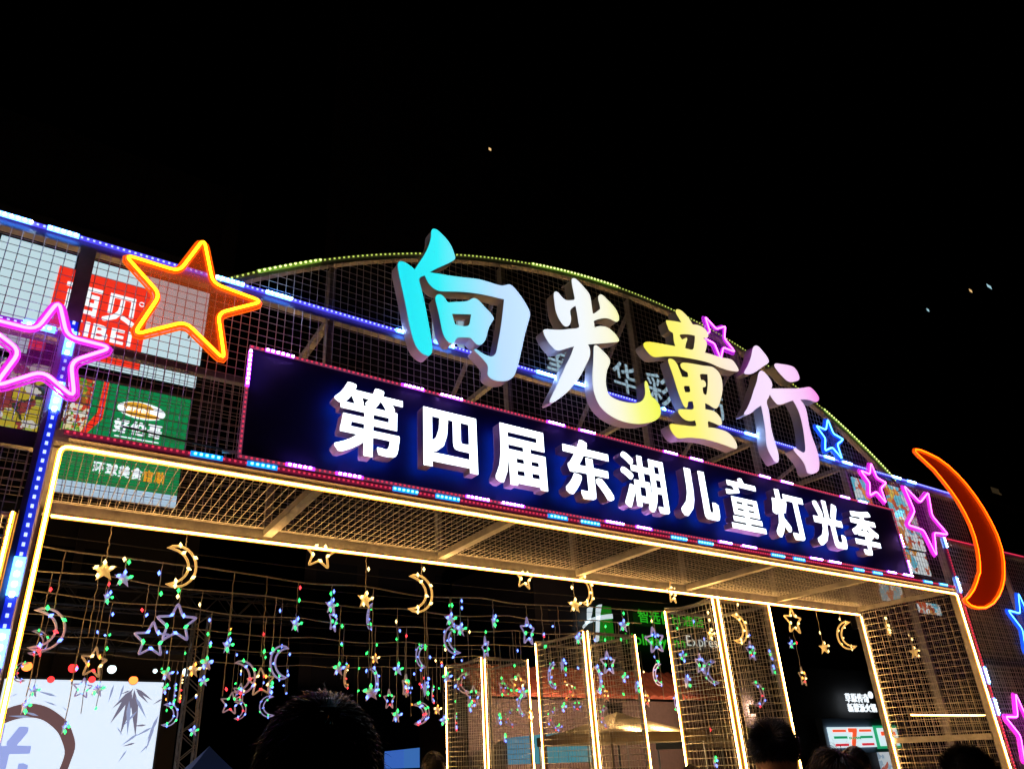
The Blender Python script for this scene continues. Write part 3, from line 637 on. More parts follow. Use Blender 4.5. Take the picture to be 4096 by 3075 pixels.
def shape(kind, R):
    key = (kind, round(R, 2))
    if key not in SHAPES:
        R = key[1]
        if kind == 'o': me = star3(R, R * .45, R * .065); bp = [(R * .47 * math.sin((2 * k + 1) * math.pi / 5), -.012, R * .47 * math.cos((2 * k + 1) * math.pi / 5)) for k in range(5)]; tp = R
        elif kind == 's': me = solid_star(R, R * .42, R * .22); bp = [(R * .62 * math.sin(2 * k * math.pi / 5), -.02, R * .62 * math.cos(2 * k * math.pi / 5)) for k in range(5)]; tp = R
        else:
            me, P = moon3(R, R * .062); bp = [(P[k][0], -.012, P[k][2]) for k in (2, 6, 10, 14, 19, 23, 27)]; tp = R * .93
        SHAPES[key] = (me, bp, tp)
    return SHAPES[key]
FRM = {}
def pendant(px, py, hpx, kind, pal, flip=0, yaw=None, gate_hung=False):
    """kind o: hollow star, s: small solid star, m: crescent; the size in metres is the usual one and gives the distance"""
    size = {'o': .29, 's': .155, 'm': .35}[kind]
    dv = ray(px, py); dist = F_PX * size / hpx
    y = CAM[1] + dv[1] * dist * .93
    yc = 1.31 if gate_hung else min(CABY[1:], key=lambda q: abs(q - y))
    row = CABY.index(yc); y = yc + (0 if row == 0 else random.uniform(-.04, .04))
    c = at_y(px, py, y); d = (c - Vector(CAM)).dot(Vector(CF)); size = min(max(hpx * d / F_PX, size * .7), size * 1.35)
    R = round(size / (1.81 if kind != 'm' else 2), 2)
    me, bp, tp = shape(kind, R)
    if yaw is None: yaw = random.choice((0, 12, -15, 22, -25, 8, -8))
    yaw = math.radians(yaw)
    nm = {'o': 'star_pendant', 's': 'star_pendant', 'm': 'crescent_pendant'}[kind]; kn = {'o': 'hollow star', 's': 'small solid star', 'm': 'crescent moon'}[kind]
    t = thing(nm, '%s%s, %s, %s' % ('sideways ' if abs(math.degrees(yaw)) > 38 else '', kn, PNAME[pal], where(row, c.x)), 'pendant light', c, yaw + (math.pi if flip and kind == 'm' else 0), 'pendants of the light curtain')
    key = (me.name, pal)
    if key not in FRM: FRM[key] = me.copy(); FRM[key].materials.clear(); FRM[key].materials.append(FR[pal])
    fo = _mk('frame', FRM[key], None, t, True)
    fo.rotation_euler.y = random.uniform(-.12, .12)
    cols = PAL[pal]
    for k, q in enumerate(bp):
        if kind == 's' and k in (2,) : continue
        b = _mk('bulb', BM[cols[(k + len(bp)) % len(cols)]], None, t); b.location = (q[0], q[1] - .006, q[2]); b.rotation_euler.y = k
    top = cable_z(yc, c.x) - c.z
    if top > tp + .02:
        n = 10; pts = [(.004 * math.sin(k * 2.1), .004 * math.cos(k * 1.7), tp + (top - tp) * k / n) for k in range(n + 1)]
        co = MB().tube(pts, .0046, 4, cap=False).obj('cord', CABLE, t)
        for k in range(random.choice((0, 1, 1, 2))):
            b = _mk('bulb', BM[random.choice('gggbbrw' if pal != 'w' else 'ww')], None, t); b.location = (random.choice((-.02, .02)), -.008, tp + (top - tp) * random.uniform(.15, .9))
    return t
ZA, ZB, ZC, ZD, ZE, ZF = [0, 2000], [0, 2475], [800, 2000], [800, 2475], [1600, 2200], [1600, 2475]
def pl(o, s, items):
    for it in items:
        x, y, h, kind, pal = it[:5]; kw = it[5] if len(it) > 5 else {}
        pendant(o[0] + x * s, o[1] + y * s, h * s, kind, pal, **kw)
s9 = 900 / 2212; G = dict(gate_hung=True)
pl(ZA, s9, [(1025, 690, 220, 's', 'w', dict(gate_hung=True, yaw=-15)), (1215, 770, 170, 's', 'c'), (1800, 650, 410, 'm', 'w', dict(gate_hung=True, yaw=10)), (1050, 960, 160, 's', 'c', dict(yaw=60)), (490, 1270, 420, 'm', 'm', dict(yaw=5)), (390, 1400, 230, 'm', 'm', dict(yaw=20)), (1735, 1210, 350, 'o', 'c', dict(yaw=0)), (1490, 1370, 320, 'o', 'c', dict(yaw=10))])
pl(ZB, s9, [(920, 430, 290, 'o', 'p', dict(yaw=35)), (810, 680, 190, 'o', 'c'), (190, 520, 190, 'm', 'm', dict(flip=1)), (1640, 540, 140, 's', 'm'), (2030, 430, 130, 's', 'm'), (2005, 610, 110, 's', 'c'), (1900, 500, 150, 's', 'p'), (1680, 940, 210, 'm', 'c'), (1770, 680, 240, 'm', 'p', dict(yaw=80)), (1620, 690, 120, 's', 'm', dict(yaw=50)), (1710, 740, 180, 'm', 'c', dict(yaw=75)), (1900, 1100, 110, 's', 'c'), (240, 860, 180, 's', 'c', dict(yaw=70)), (330, 705, 130, 's', 'c', dict(yaw=40)), (960, 690, 150, 's', 'c'), (630, 1070, 140, 's', 'c', dict(yaw=65))])
pl(ZC, s9, [(1180, 520, 300, 'o', 'w', dict(gate_hung=True, yaw=0)), (940, 1220, 160, 's', 'c', dict(yaw=30)), (1290, 1040, 170, 's', 'c', dict(yaw=25)), (1310, 1180, 220, 'o', 'c', dict(yaw=50)), (1625, 980, 190, 's', 'w', dict(gate_hung=True, yaw=10)), (1665, 1150, 230, 'm', 'c', dict(yaw=85)), (2180, 920, 360, 'm', 'w', dict(gate_hung=True, yaw=0)), (265, 1430, 160, 's', 'c', dict(yaw=45))])
pl(ZD, s9, [(600, 620, 250, 'o', 'p', dict(yaw=0)), (450, 570, 310, 'm', 'm', dict(yaw=10)), (770, 420, 320, 'm', 'c', dict(flip=1, yaw=25)), (60, 440, 130, 's', 'm'), (300, 830, 200, 'o', 'm'), (400, 890, 180, 'm', 'm'), (650, 860, 190, 'm', 'c', dict(flip=1)), (1360, 490, 130, 's', 'm'), (1435, 570, 210, 'm', 'p', dict(yaw=85)), (1720, 390, 100, 's', 'p'), (1715, 620, 260, 'm', 'c', dict(yaw=40)), (1680, 720, 170, 's', 'm'), (1860, 790, 180, 'o', 'm', dict(yaw=30)), (1945, 500, 110, 's', 'c'), (2015, 660, 200, 'o', 'p', dict(yaw=50)), (1930, 950, 130, 's', 'm'), (2170, 360, 215, 'm', 'c', dict(flip=1)), (2170, 930, 200, 'm', 'm'), (680, 680, 150, 's', 'm', dict(yaw=70)), (390, 720, 170, 'o', 'm', dict(yaw=30))])
pl(ZE, s9, [(510, 870, 270, 'm', 'c', dict(flip=1, yaw=0)), (495, 680, 130, 's', 'c'), (595, 780, 130, 's', 'c'), (920, 700, 150, 's', 'c', dict(yaw=40)), (1255, 800, 260, 'o', 'c', dict(yaw=25)), (840, 960, 210, 'o', 'c', dict(yaw=75)), (1220, 270, 230, 'o', 'w', dict(gate_hung=True, yaw=10)), (1720, 540, 155, 's', 'w', dict(gate_hung=True)), (1840, 400, 280, 'm', 'w', dict(gate_hung=True, yaw=15)), (1750, 870, 130, 's', 'c'), (1490, 1230, 230, 'm', 'c', dict(yaw=80)), (1595, 1130, 140, 's', 'c', dict(yaw=70)), (1160, 1310, 190, 'o', 'p', dict(yaw=0)), (625, 1310, 190, 'm', 'm', dict(flip=1)), (720, 1430, 175, 'o', 'm', dict(yaw=0)), (1010, 1340, 140, 'o', 'm', dict(yaw=20)), (1650, 1380, 175, 'm', 'p'), (1955, 1270, 250, 'm', 'c', dict(yaw=30)), (2045, 1110, 215, 'o', 'c', dict(yaw=10)), (245, 1360, 170, 's', 'c', dict(yaw=70)), (320, 1420, 150, 'm', 'm', dict(yaw=70)), (2195, 740, 140, 's', 'c'), (60, 1330, 210, 'o', 'm', dict(yaw=45)), (465, 1250, 110, 's', 'm')])
pl(ZF, s9, [(225, 920, 195, 'm', 'm'), (365, 890, 105, 's', 'p'), (430, 1000, 105, 's', 'c'), (1190, 840, 195, 'm', 'c', dict(flip=1)), (1280, 950, 145, 'o', 'p'), (1510, 980, 195, 'm', 'm', dict(flip=1)), (1560, 1065, 85, 's', 'm'), (1085, 970, 150, 'm', 'm', dict(flip=1)), (2010, 960, 195, 'm', 'm', dict(flip=1)), (2020, 740, 140, 'o', 'p', dict(yaw=20)), (1740, 850, 120, 'o', 'm'), (545, 1010, 150, 'm', 'm', dict(yaw=60)), (690, 860, 120, 's', 'm'), (1600, 870, 100, 's', 'm'), (1210, 720, 100, 's', 'c'), (960, 985, 120, 's', 'm', dict(yaw=70)), (1020, 1170, 100, 's', 'm', dict(yaw=60))])
s3 = 900 / 1929
pl([2300, 2300], s3, [(685, 560, 215, 'o', 'c', dict(yaw=0)), (705, 850, 180, 'm', 'c', dict(yaw=80)), (610, 1060, 135, 'o', 'p', dict(yaw=20)), (1160, 510, 125, 's', 'w', dict(gate_hung=True)), (1420, 460, 235, 'm', 'w', dict(gate_hung=True)), (1510, 650, 165, 'o', 'c'), (1075, 760, 175, 'o', 'c', dict(yaw=15)), (1165, 830, 195, 'm', 'c', dict(flip=1)), (1690, 690, 100, 's', 'm'), (1690, 810, 95, 's', 'c', dict(yaw=50)), (1580, 1020, 195, 'm', 'm'), (890, 1100, 185, 'm', 'c', dict(flip=1)), (955, 910, 125, 's', 'c', dict(yaw=60)), (1290, 765, 85, 's', 'm'), (830, 150, 190, 'o', 'w', dict(gate_hung=True)), (525, 960, 100, 's', 'c', dict(yaw=60)), (420, 880, 100, 's', 'm'), (1195, 1600, 110, 's', 'm', dict(yaw=30)), (920, 690, 90, 's', 'c')])
s4 = 1196 / 2212
pl([2900, 2300], s4, [(505, 340, 185, 'o', 'w', dict(gate_hung=True, yaw=0)), (732, 535, 105, 's', 'w', dict(gate_hung=True, yaw=75)), (885, 450, 195, 'm', 'w', dict(gate_hung=True, yaw=82)), (575, 750, 135, 'o', 'p', dict(yaw=15)), (490, 512, 70, 's', 'c'), (1205, 395, 115, 'o', 'w', dict(gate_hung=True, yaw=20)), (1400, 570, 100, 's', 'w', dict(gate_hung=True, yaw=70))])
# plain drops with single bulbs
for k, y in enumerate(CABY[1:]):
    n = 6
    for i in range(n):
        x = .25 + 6.7 * (i + random.uniform(.1, .9)) / n; zt = cable_z(y, x); L = random.uniform(.35, 1.15); yy = y + random.uniform(-.03, .03)
        t = thing('bulb_drop', 'plain drop cord with single bulbs, ' + where(k + 1, x), 'light string', (x, yy, zt), random.uniform(0, 6), 'plain drops of the light curtain')
        MB().tube([(.004 * math.sin(j * 2.3), .004 * math.cos(j * 1.9), -L * j / 12) for j in range(13)], .0046, 4, cap=False).obj('cord', CABLE, t)
        for j in range(random.choice((1, 2, 2, 3))):
            b = _mk('bulb', BM[random.choice('gggbbbro')], None, t); b.location = (random.choice((-.025, .025)), -.01, -L * random.uniform(.1, 1)); b.rotation_euler.x = random.uniform(-1, 1)

# ================================================================== buildings, signs and stage behind
def pxbox(x0, y0, x1, y1, Y):
    xm, ym = (x0 + x1) / 2, (y0 + y1) / 2
    return at_y(x0, ym, Y).x, at_y(x1, ym, Y).x, at_y(xm, y1, Y).z, at_y(xm, y0, Y).z
def plate(name, m, parent, x0, x1, z0, z1, y, d=.03): return MB().box(x0, x1, y, y + d, z0, z1).obj(name, m, parent)
def ellipse(cx, cz, rx, rz, n=20, a0=0): return [(cx + rx * math.cos(a0 + 2 * math.pi * k / n), cz + rz * math.sin(a0 + 2 * math.pi * k / n)) for k in range(n)]
def shape_plate(name, polys, m, parent, y, d=.02):
    o = mk(name, merge_meshes(outline(name, polys, d), name), m, parent); o.location.y += y; return o
def print_mat(name, cols, scale, s, kind='VORONOI'):
    """printed picture: patches of flat ink, lit from behind"""
    m = bpy.data.materials.new(name); m.use_nodes = True; nt = m.node_tree; b = nt.nodes['Principled BSDF']
    tc = nt.nodes.new('ShaderNodeTexCoord'); v = nt.nodes.new('ShaderNodeTexVoronoi'); v.inputs['Scale'].default_value = scale
    n = nt.nodes.new('ShaderNodeTexNoise'); n.inputs['Scale'].default_value = scale * .8; n.inputs['Detail'].default_value = 3
    ad = nt.nodes.new('ShaderNodeMixRGB'); ad.blend_type = 'LINEAR_LIGHT'; ad.inputs[0].default_value = .35
    nt.links.new(tc.outputs['Object'], n.inputs['Vector']); nt.links.new(tc.outputs['Object'], ad.inputs[1]); nt.links.new(n.outputs['Color'], ad.inputs[2]); nt.links.new(ad.outputs[0], v.inputs['Vector'])
    r = nt.nodes.new('ShaderNodeValToRGB'); r.color_ramp.interpolation = 'CONSTANT'; e = r.color_ramp.elements
    while len(e) < len(cols): e.new(.5)
    for k, c in enumerate(cols): e[k].position = k / len(cols); e[k].color = (*c, 1)
    sp = nt.nodes.new('ShaderNodeSeparateColor'); nt.links.new(v.outputs['Color'], sp.inputs[0]); nt.links.new(sp.outputs[0], r.inputs['Fac'])
    nt.links.new(r.outputs[0], b.inputs['Emission Color']); nt.links.new(r.outputs[0], b.inputs['Base Color']); b.inputs['Emission Strength'].default_value = s; return m
WBOX = emat('light_box_white', (.52, .70, .76), 1.0); RBOX = emat('light_box_red', (.88, .035, .015), 1.0); GBOX = emat('light_box_green', (.005, .20, .06), 1.0)
WTXT = emat('lit_text_white', (.86, .94, 1), 1.1); PALEB = emat('light_box_pale_blue', (.42, .60, .78), 1.0)
FRAME = mat('sign_frame_black', (.025, .025, .028), .45)

# ---- the mall with light boxes seen through the lattice
mall = base('mall_building', 'dark mall facade carrying stacked restaurant light boxes', 'building', (-6, 14.5, 0))
plate('wall', CONC, mall, -16, 3.4, 0, 19, 14.4, 6)
for z in (4.2, 7.4, 11.05, 15.4): plate('ledge', mat('ledge_grey', (.10, .095, .09), .6, noise=.2), mall, -16, 3.5, z, z + .22, 14.15, .25)
for k in range(9): plate('pilaster', CONC, mall, -15.5 + 2.3 * k, -15.3 + 2.3 * k, 0, 19, 14.27, .13)
for k in range(5):
    for z in (4.6, 1.2): plate('window', mat('dark_glass', (.02, .022, .03), .12, spec=.6), mall, -14.9 + 2.3 * k * 1.6, -13.5 + 2.3 * k * 1.6, z, z + 2.1, 14.36, .035)
Y0 = 14.0
lb = base('light_box_sign', 'white light box sign with red square and white characters', 'sign', (.2, Y0, 12.1))
plate('cabinet', FRAME, lb, -2.5, 2.85, 12.05, 14.62, Y0 + .03, .2); plate('white_panel', WBOX, lb, -2.45, -.72, 12.15, 14.55, Y0); plate('white_panel', WBOX, lb, -.48, 2.74, 12.12, 14.55, Y0)
plate('red_square', RBOX, lb, -1.05, 1.22, 12.10, 14.10, Y0 - .035)
text_plate('character', '西贝', WTXT, lb, -.80, .95, 12.76, 13.66, Y0 - .06, bold=(.02, .02)); text_plate('letter', 'XIBEI', WTXT, lb, -.80, .93, 12.16, 12.60, Y0 - .06, bold=(.02, .02))
shape_plate('registered_mark', [ellipse(1.03, 13.55, .07, .07), ellipse(1.03, 13.55, .05, .05)], WTXT, lb, Y0 - .06)
lb = base('light_box_sign', 'low white light box strip with a red end under the white sign', 'sign', (.8, Y0, 11.38))
plate('cabinet', FRAME, lb, -.6, 2.76, 11.36, 11.97, Y0 + .03, .18); plate('white_panel', WBOX, lb, 1.25, 2.70, 11.40, 11.92, Y0); plate('red_panel', RBOX, lb, .0, 1.25, 11.55, 11.92, Y0 - .003); plate('white_panel', WBOX, lb, -.5, 1.25, 11.40, 11.55, Y0)
lb = base('light_box_sign', 'green light box with burger emblem and round white characters', 'sign', (1.2, Y0, 9.5))
plate('cabinet', FRAME, lb, -.45, 2.72, 9.42, 11.04, Y0 + .03, .2); plate('green_panel', GBOX, lb, .30, 2.64, 9.5, 11.0, Y0)
plate('food_picture', print_mat('food_print', [(.75, .45, .05), (.10, .35, .03), (.65, .06, .03), (.80, .70, .35), (.22, .06, .03), (.85, .82, .70), (.35, .12, .02)], 7, .8), lb, -.40, .29, 9.5, 10.98, Y0)
shape_plate('red_edge', [[(.20, 9.5), (.34, 9.5), (.62, 9.95), (.62, 10.99), (.50, 10.99), (.48, 10.1)]], RBOX, lb, Y0 - .03)
shape_plate('emblem_rim', [ellipse(1.48, 10.38, .58, .24, 26)], WTXT, lb, Y0 - .03); shape_plate('emblem_bun', [ellipse(1.40, 10.45, .36, .14, 20)], emat('emblem_gold', (.85, .42, .03), .9), lb, Y0 - .05); shape_plate('emblem_bun', [ellipse(1.50, 10.26, .42, .08, 20)], MATS['emblem_gold'], lb, Y0 - .05)
text_plate('emblem_letter', '好伦哥', WTXT, lb, 1.12, 1.85, 10.31, 10.43, Y0 - .075, bold=(.015, .015))
text_plate('character', '好伦哥', WTXT, lb, .90, 2.04, 9.66, 10.06, Y0 - .03, bold=(.035, .03)); plate('thin_rule', WTXT, lb, .95, 2.0, 9.56, 9.58, Y0 - .03)
lb = base('light_box_sign', 'lower green light box with white and orange characters over a pale band', 'sign', (1.2, Y0, 7.9))
plate('cabinet', FRAME, lb, -.25, 2.70, 7.86, 9.05, Y0 + .03, .2); plate('green_panel', GBOX, lb, -.18, 2.63, 8.21, 8.98, Y0); plate('pale_band', PALEB, lb, -.18, 2.63, 7.90, 8.21, Y0)
text_plate('character', '环球美食', WTXT, lb, .62, 1.74, 8.49, 8.80, Y0 - .03, bold=(.03, .025)); text_plate('character', '自助', emat('lit_text_orange', (.85, .34, .02), 1), lb, 1.79, 2.28, 8.46, 8.78, Y0 - .03, bold=(.03, .03))
lb = base('light_box_sign', 'colourful food picture light box behind the pink star', 'sign', (-1.4, Y0, 9))
plate('cabinet', FRAME, lb, -2.6, -.62, 9.0, 11.2, Y0 + .03, .2); plate('food_picture', print_mat('food_print_two', [(.55, .42, .04), (.04, .05, .03), (.70, .66, .60), (.30, .05, .05), (.45, .5, .1), (.05, .12, .2)], 3.2, .7), lb, -2.5, -.7, 9.1, 11.1, Y0)
lb = base('light_box_sign', 'small white light box with a red corner above the food picture', 'sign', (-1.6, Y0, 11.3))
plate('cabinet', FRAME, lb, -2.6, -.9, 11.28, 12.0, Y0 + .03, .15); plate('white_panel', WBOX, lb, -2.55, -1.3, 11.34, 11.95, Y0); plate('red_panel', RBOX, lb, -1.3, -.95, 11.5, 11.95, Y0)
# ---- dark towers
GLASS = mat('tower_glass', (.030, .036, .05), .2, spec=.6)
def tower(label, x0, x1, y, h, lit, nx, nz):
    t = base('tower_building', label, 'building', ((x0 + x1) / 2, y + 5, 0)); plate('wall', CONC, t, x0, x1, 0, h, y, 10)
    dx, dz = (x1 - x0) / nx, (h - 6) / nz
    wm = MB().box(-dx * .32, dx * .32, -.03, 0, -dz * .34, dz * .34).mesh('window'); wm.materials.append(GLASS)
    for i in range(nx):
        for k in range(nz): o = mk('window', wm, None, t); o.location = (x0 + dx * (i + .5) - 0, y, 6 + dz * (k + .5)); o.matrix_parent_inverse = Matrix.Translation(-t.location)
    for px, py, wpx, hpx, m in lit:
        a = pxbox(px - wpx / 2, py - hpx / 2, px + wpx / 2, py + hpx / 2, y - .06); plate('lit_window', m, t, *a, y - .06, .03)
    return t
LW = emat('lit_window_warm', (1, .62, .25), .9); LI = emat('lit_window_ice', (.45, .75, .85), .8); LD_ = emat('lit_window_dim', (.5, .34, .16), .05)
tw = tower('dark tower block with a single warm lit window high up', 16, 84, 44, 78, [(1960, 597, 9, 9, LW)], 14, 14)
tower('distant dark tower with two ice white lit windows', 130, 230, 50, 120, [(3957, 1146, 13, 9, LI), (3883, 1163, 8, 8, LW), (3712, 1240, 7, 8, LI), (3905, 2040, 30, 70, LD_), (3990, 1985, 28, 60, LD_), (4010, 2000, 10, 50, LD_)], 12, 12)
# white characters mounted on the tower
for ch, bx in (('望', (2185, 1372, 2272, 1486)), ('华', (2456, 1455, 2552, 1572)), ('彩', (2590, 1498, 2682, 1618)), ('坊', (2792, 1556, 2894, 1668))):
    x0, x1, z0, z1 = pxbox(*bx, 43.7)
    P = fit(bold_outline(ch, .012, .012), x0, x1, z0, z1); fr, sd, bk = outline('face', P, .2)
    t = base('wall_character', 'white lit wall character ' + {'望': 'half hidden by the sweeping leg of the white and yellow character', '华': 'inside the curl of the white and yellow character', '彩': 'between the white yellow and the stacked yellow character', '坊': 'half hidden behind the stacked yellow character'}[ch], 'sign letter', ((x0 + x1) / 2, 43.9, z0), 'white characters on the dark tower')
    o = mk('face', fr, emat('wall_letter_face', (.36, .52, .62), .8), t); o.location.y = 43.72; o = mk('return', merge_meshes([sd, bk], 'return'), LETRET, t); o.location.y = 43.72
for bx in ((1828, 1276, 1856, 1310), (1832, 1372, 1858, 1402), (1730, 1290, 1748, 1370)):
    plate('lit_window', MATS['wall_letter_face'], tw, *pxbox(*bx, 43.8), 43.8, .1)

# ---- hotel with green sign
YH = 30
hotel = base('hotel_building', 'dark hotel block carrying the green lettered sign', 'building', (38, 36, 0)); plate('wall', CONC, hotel, 26, 60, 0, 14, YH + .4, 10)
for i in range(9):
    for k in range(3): plate('window', GLASS, hotel, 27 + 3.5 * i, 28.9 + 3.5 * i, 1.2 + 3.1 * k * 1.25, 2.9 + 3.1 * k * 1.25, YH + .36, .05)
hs = base('hotel_sign', 'green hotel sign with white script initial and lettering', 'sign', (35, YH, 8))
gx0, gx1, gz0, gz1 = pxbox(2392, 2424, 2452, 2568, YH); plate('green_panel', emat('hotel_green', (.008, .18, .008), .7), hs, gx0, gx1, gz0, gz1, YH)
HW = emat('hotel_white', (.62, .74, .80), .9)
for pts in ([(2386, 2424), (2408, 2416), (2400, 2470), (2396, 2560), (2384, 2566), (2386, 2480)], [(2350, 2432), (2372, 2424), (2362, 2480), (2335, 2512), (2332, 2502), (2350, 2478)], [(2340, 2480), (2400, 2460), (2450, 2454), (2452, 2472), (2400, 2478), (2345, 2496)]):
    shape_plate('initial_stroke', [smooth_closed([((q := at_y(x, y, YH - .1)).x, q.z) for x, y in pts], 2)], HW, hs, YH - .1, .06)
a = pxbox(2550, 2448, 2808, 2500, YH); text_plate('character', '智选假日酒店', emat('hotel_green_text', (.03, .50, .02), .7), hs, a[0], a[1], a[2], a[3], YH - .1, bold=(.01, .01))
a = pxbox(2500, 2540, 2735, 2596, YH); text_plate('letter', 'Holiday Inn', MATS['hotel_green_text'], hs, a[0], a[1], a[2] , a[3], YH - .1, bold=(.012, .012))
a = pxbox(2744, 2546, 2882, 2600, YH); text_plate('letter', 'Express', emat('hotel_grey_text', (.55, .62, .58), 1), hs, a[0], a[1], a[2], a[3], YH - .1)

# ---- tiled roof pavilion
rh = base('tiled_roof_house', 'low market house with red clay tile roof', 'house', (23, 21, 0))
RX0, RX1 = 14.6, 31.0
plate('wall', mat('pavilion_wall', (.12, .09, .075), .7, noise=.2), rh, RX0 + .3, RX1 - .3, 0, 4.0, 20.2, 4)
tm = MB(); n = 5
for i in range(n):
    for q in (0, 1): tm.v.append((-.24 + .48 * i / (n - 1), .03 - .06 * math.sin(math.pi * i / (n - 1)), -.22 + .44 * q))
for i in range(n - 1): tm.f.append((2 * i, 2 * i + 2, 2 * i + 3, 2 * i + 1))
for q in (0, 1): tm.f.append(tuple(2 * i + q for i in (range(n) if q else reversed(range(n)))))
tme = tm.mesh('tile'); TM = [mat('clay_tile_%d' % k, c, .65, noise=.25, nscale=3) for k, c in enumerate([(.42, .12, .06), (.36, .10, .055), (.47, .15, .08)])]
roof = MB().quadbox(((RX0 + RX1) / 2, 20.05, 4.66), ((RX1 - RX0) / 2, 0, 0), (0, .95, .62), (0, -.03, .046)).obj('roof', TM[1], rh)
tms = [tme] + [tme.copy(), tme.copy()]
for me, m in zip(tms, TM): me.materials.append(m)
sl = math.atan2(.62, .95)
for r in range(5):
    for i in range(33):
        o = _mk('tile', random.choice(tms), None, roof); f = (r + .5) / 5
        o.location = (RX0 + .25 + i * .49, 20.05 - .95 + 1.9 * f - .06, 4.66 - .62 + 1.24 * f + .09 + random.uniform(-.006, .006)); o.rotation_euler = (sl - math.pi / 2 + .05, 0, random.uniform(-.01, .01))
        o.matrix_parent_inverse = Matrix()
# ---- market stall canopy with its lamps
def canopy(label, c, w, d, ze, za, m, lamp=None, cat='canopy'):
    t = base('stall_canopy', label, cat, (c[0], c[1], 0)); mb = MB(); N = 8
    cor = [(-w, -d), (w, -d), (w, d), (-w, d)]
    for s in range(4):
        a, b = cor[s], cor[(s + 1) % 4]; n0 = len(mb.v)
        for i in range(N + 1):
            f = i / N; zz = ze + (za - ze) * (f ** 1.35); k = 1 - f
            mb.v += [(c[0] + a[0] * k, c[1] + a[1] * k, zz), (c[0] + b[0] * k, c[1] + b[1] * k, zz)]
        for i in range(N): mb.f.append((n0 + 2 * i, n0 + 2 * i + 1, n0 + 2 * i + 3, n0 + 2 * i + 2))
    mb.obj('roof_cloth', m, t, True)
    for s in range(4):
        a, b = cor[s], cor[(s + 1) % 4]; MB().bar((c[0] + a[0], c[1] + a[1], ze - .12), (c[0] + b[0], c[1] + b[1], ze - .12), .012, .24).obj('valance', m, t)
        MB().bar((c[0] + a[0] * .97, c[1] + a[1] * .97, 0), (c[0] + a[0] * .97, c[1] + a[1] * .97, ze - .02), .04).obj('leg', STEEL, t)
    if lamp:
        for f in (-.45, .15): MB().box(c[0] + w * f, c[0] + w * (f + .22), c[1] - d * .8, c[1] - d * .8 + .08, ze - .06, ze - .01).obj('lamp_tube', lamp, t)
    return t
CLOTH = mat('canopy_cloth_cream', (.62, .54, .42), .8, noise=.12, nscale=2); 
tc_ = CLOTH.node_tree; tb = tc_.nodes.new('ShaderNodeBsdfTranslucent'); tb.inputs[0].default_value = (.6, .48, .32, 1); mx = tc_.nodes.new('ShaderNodeMixShader'); mx.inputs[0].default_value = .5
out = [n for n in tc_.nodes if n.type == 'OUTPUT_MATERIAL'][0]; tc_.links.new(tc_.nodes['Principled BSDF'].outputs[0], mx.inputs[1]); tc_.links.new(tb.outputs[0], mx.inputs[2]); tc_.links.new(mx.outputs[0], out.inputs[0])
SL = emat('stall_lamp', (1, .66, .32), 420)
c = at_y(2500, 2960, 12.0)
canopy('cream market canopy with bright lamp tubes under its edge', (c.x - .2, 12.0), 1.75, 1.6, 2.30, 2.92, CLOTH, SL)
c = at_y(2860, 2990, 12.5); canopy('cream market canopy without lamps beside the lit one', (c.x + .9, 12.8), 1.6, 1.6, 2.15, 2.75, CLOTH, None)
# flood lights added to brighten the tiled roof, none seen there
for fx, lab in ((18.0, 'small added flood light behind the middle mesh box aimed at the tiled roof'), (25.5, 'small added flood light behind the cream canopy aimed at the tiled roof')):
    fl = base('added_flood_light', lab, 'lamp', (fx, 15.4, 0), 'added flood lights washing the tiled roof')
    MB().bar((fx, 15.4, 0), (fx, 15.4, 3.15), .06).obj('pole', DARKSTEEL, fl); MB().box(fx - .3, fx + .3, 15.33, 15.47, 3.15, 3.50).obj('housing', BLACK, fl)
    MB().box(fx - .26, fx + .26, 15.472, 15.49, 3.18, 3.47).obj('lens', emat('added_flood_lens', (1, .55, .36), 900), fl)
# ---- blue fascia banner
A_, B_ = at_z(1540, 3004, 2.55), at_z(2352, 2906, 2.62)
bn = base('fascia_banner', 'long lit blue fascia banner seen behind the mesh boxes', 'banner', ((A_ + B_) / 2)[:2] + (0,))
dv = (B_ - A_); dv.z = 0; L = dv.length; dv.normalize(); nb = 6
for k in range(nb):
    p, q = A_ + dv * L * k / nb, A_ + dv * L * (k + 1) / nb - dv * .02; fcol = k / (nb - 1)
    MB().bar((p.x, p.y, 2.08), (q.x, q.y, 2.08), .05, .95).obj('panel', emat('banner_blue_%d' % k, (.05 + .02 * fcol, .16 + .14 * fcol, .62 - .25 * fcol), .75), bn)
for f in (0, .33, .66, 1): p = A_ + dv * L * f; MB().bar((p.x, p.y + .06, 0), (p.x, p.y + .06, 2.5), .06).obj('leg', STEEL, bn)
# ---- blue tent
c = at_y(838, 2982, 10.0); canopy('small peaked blue tent beside the stage', (c.x, 10.0), 1.1, 1.1, c.z - .95, c.z, mat('tent_blue', (.02, .08, .55), .6, emit=(.005, .02, .22), estr=.0), None, 'tent')
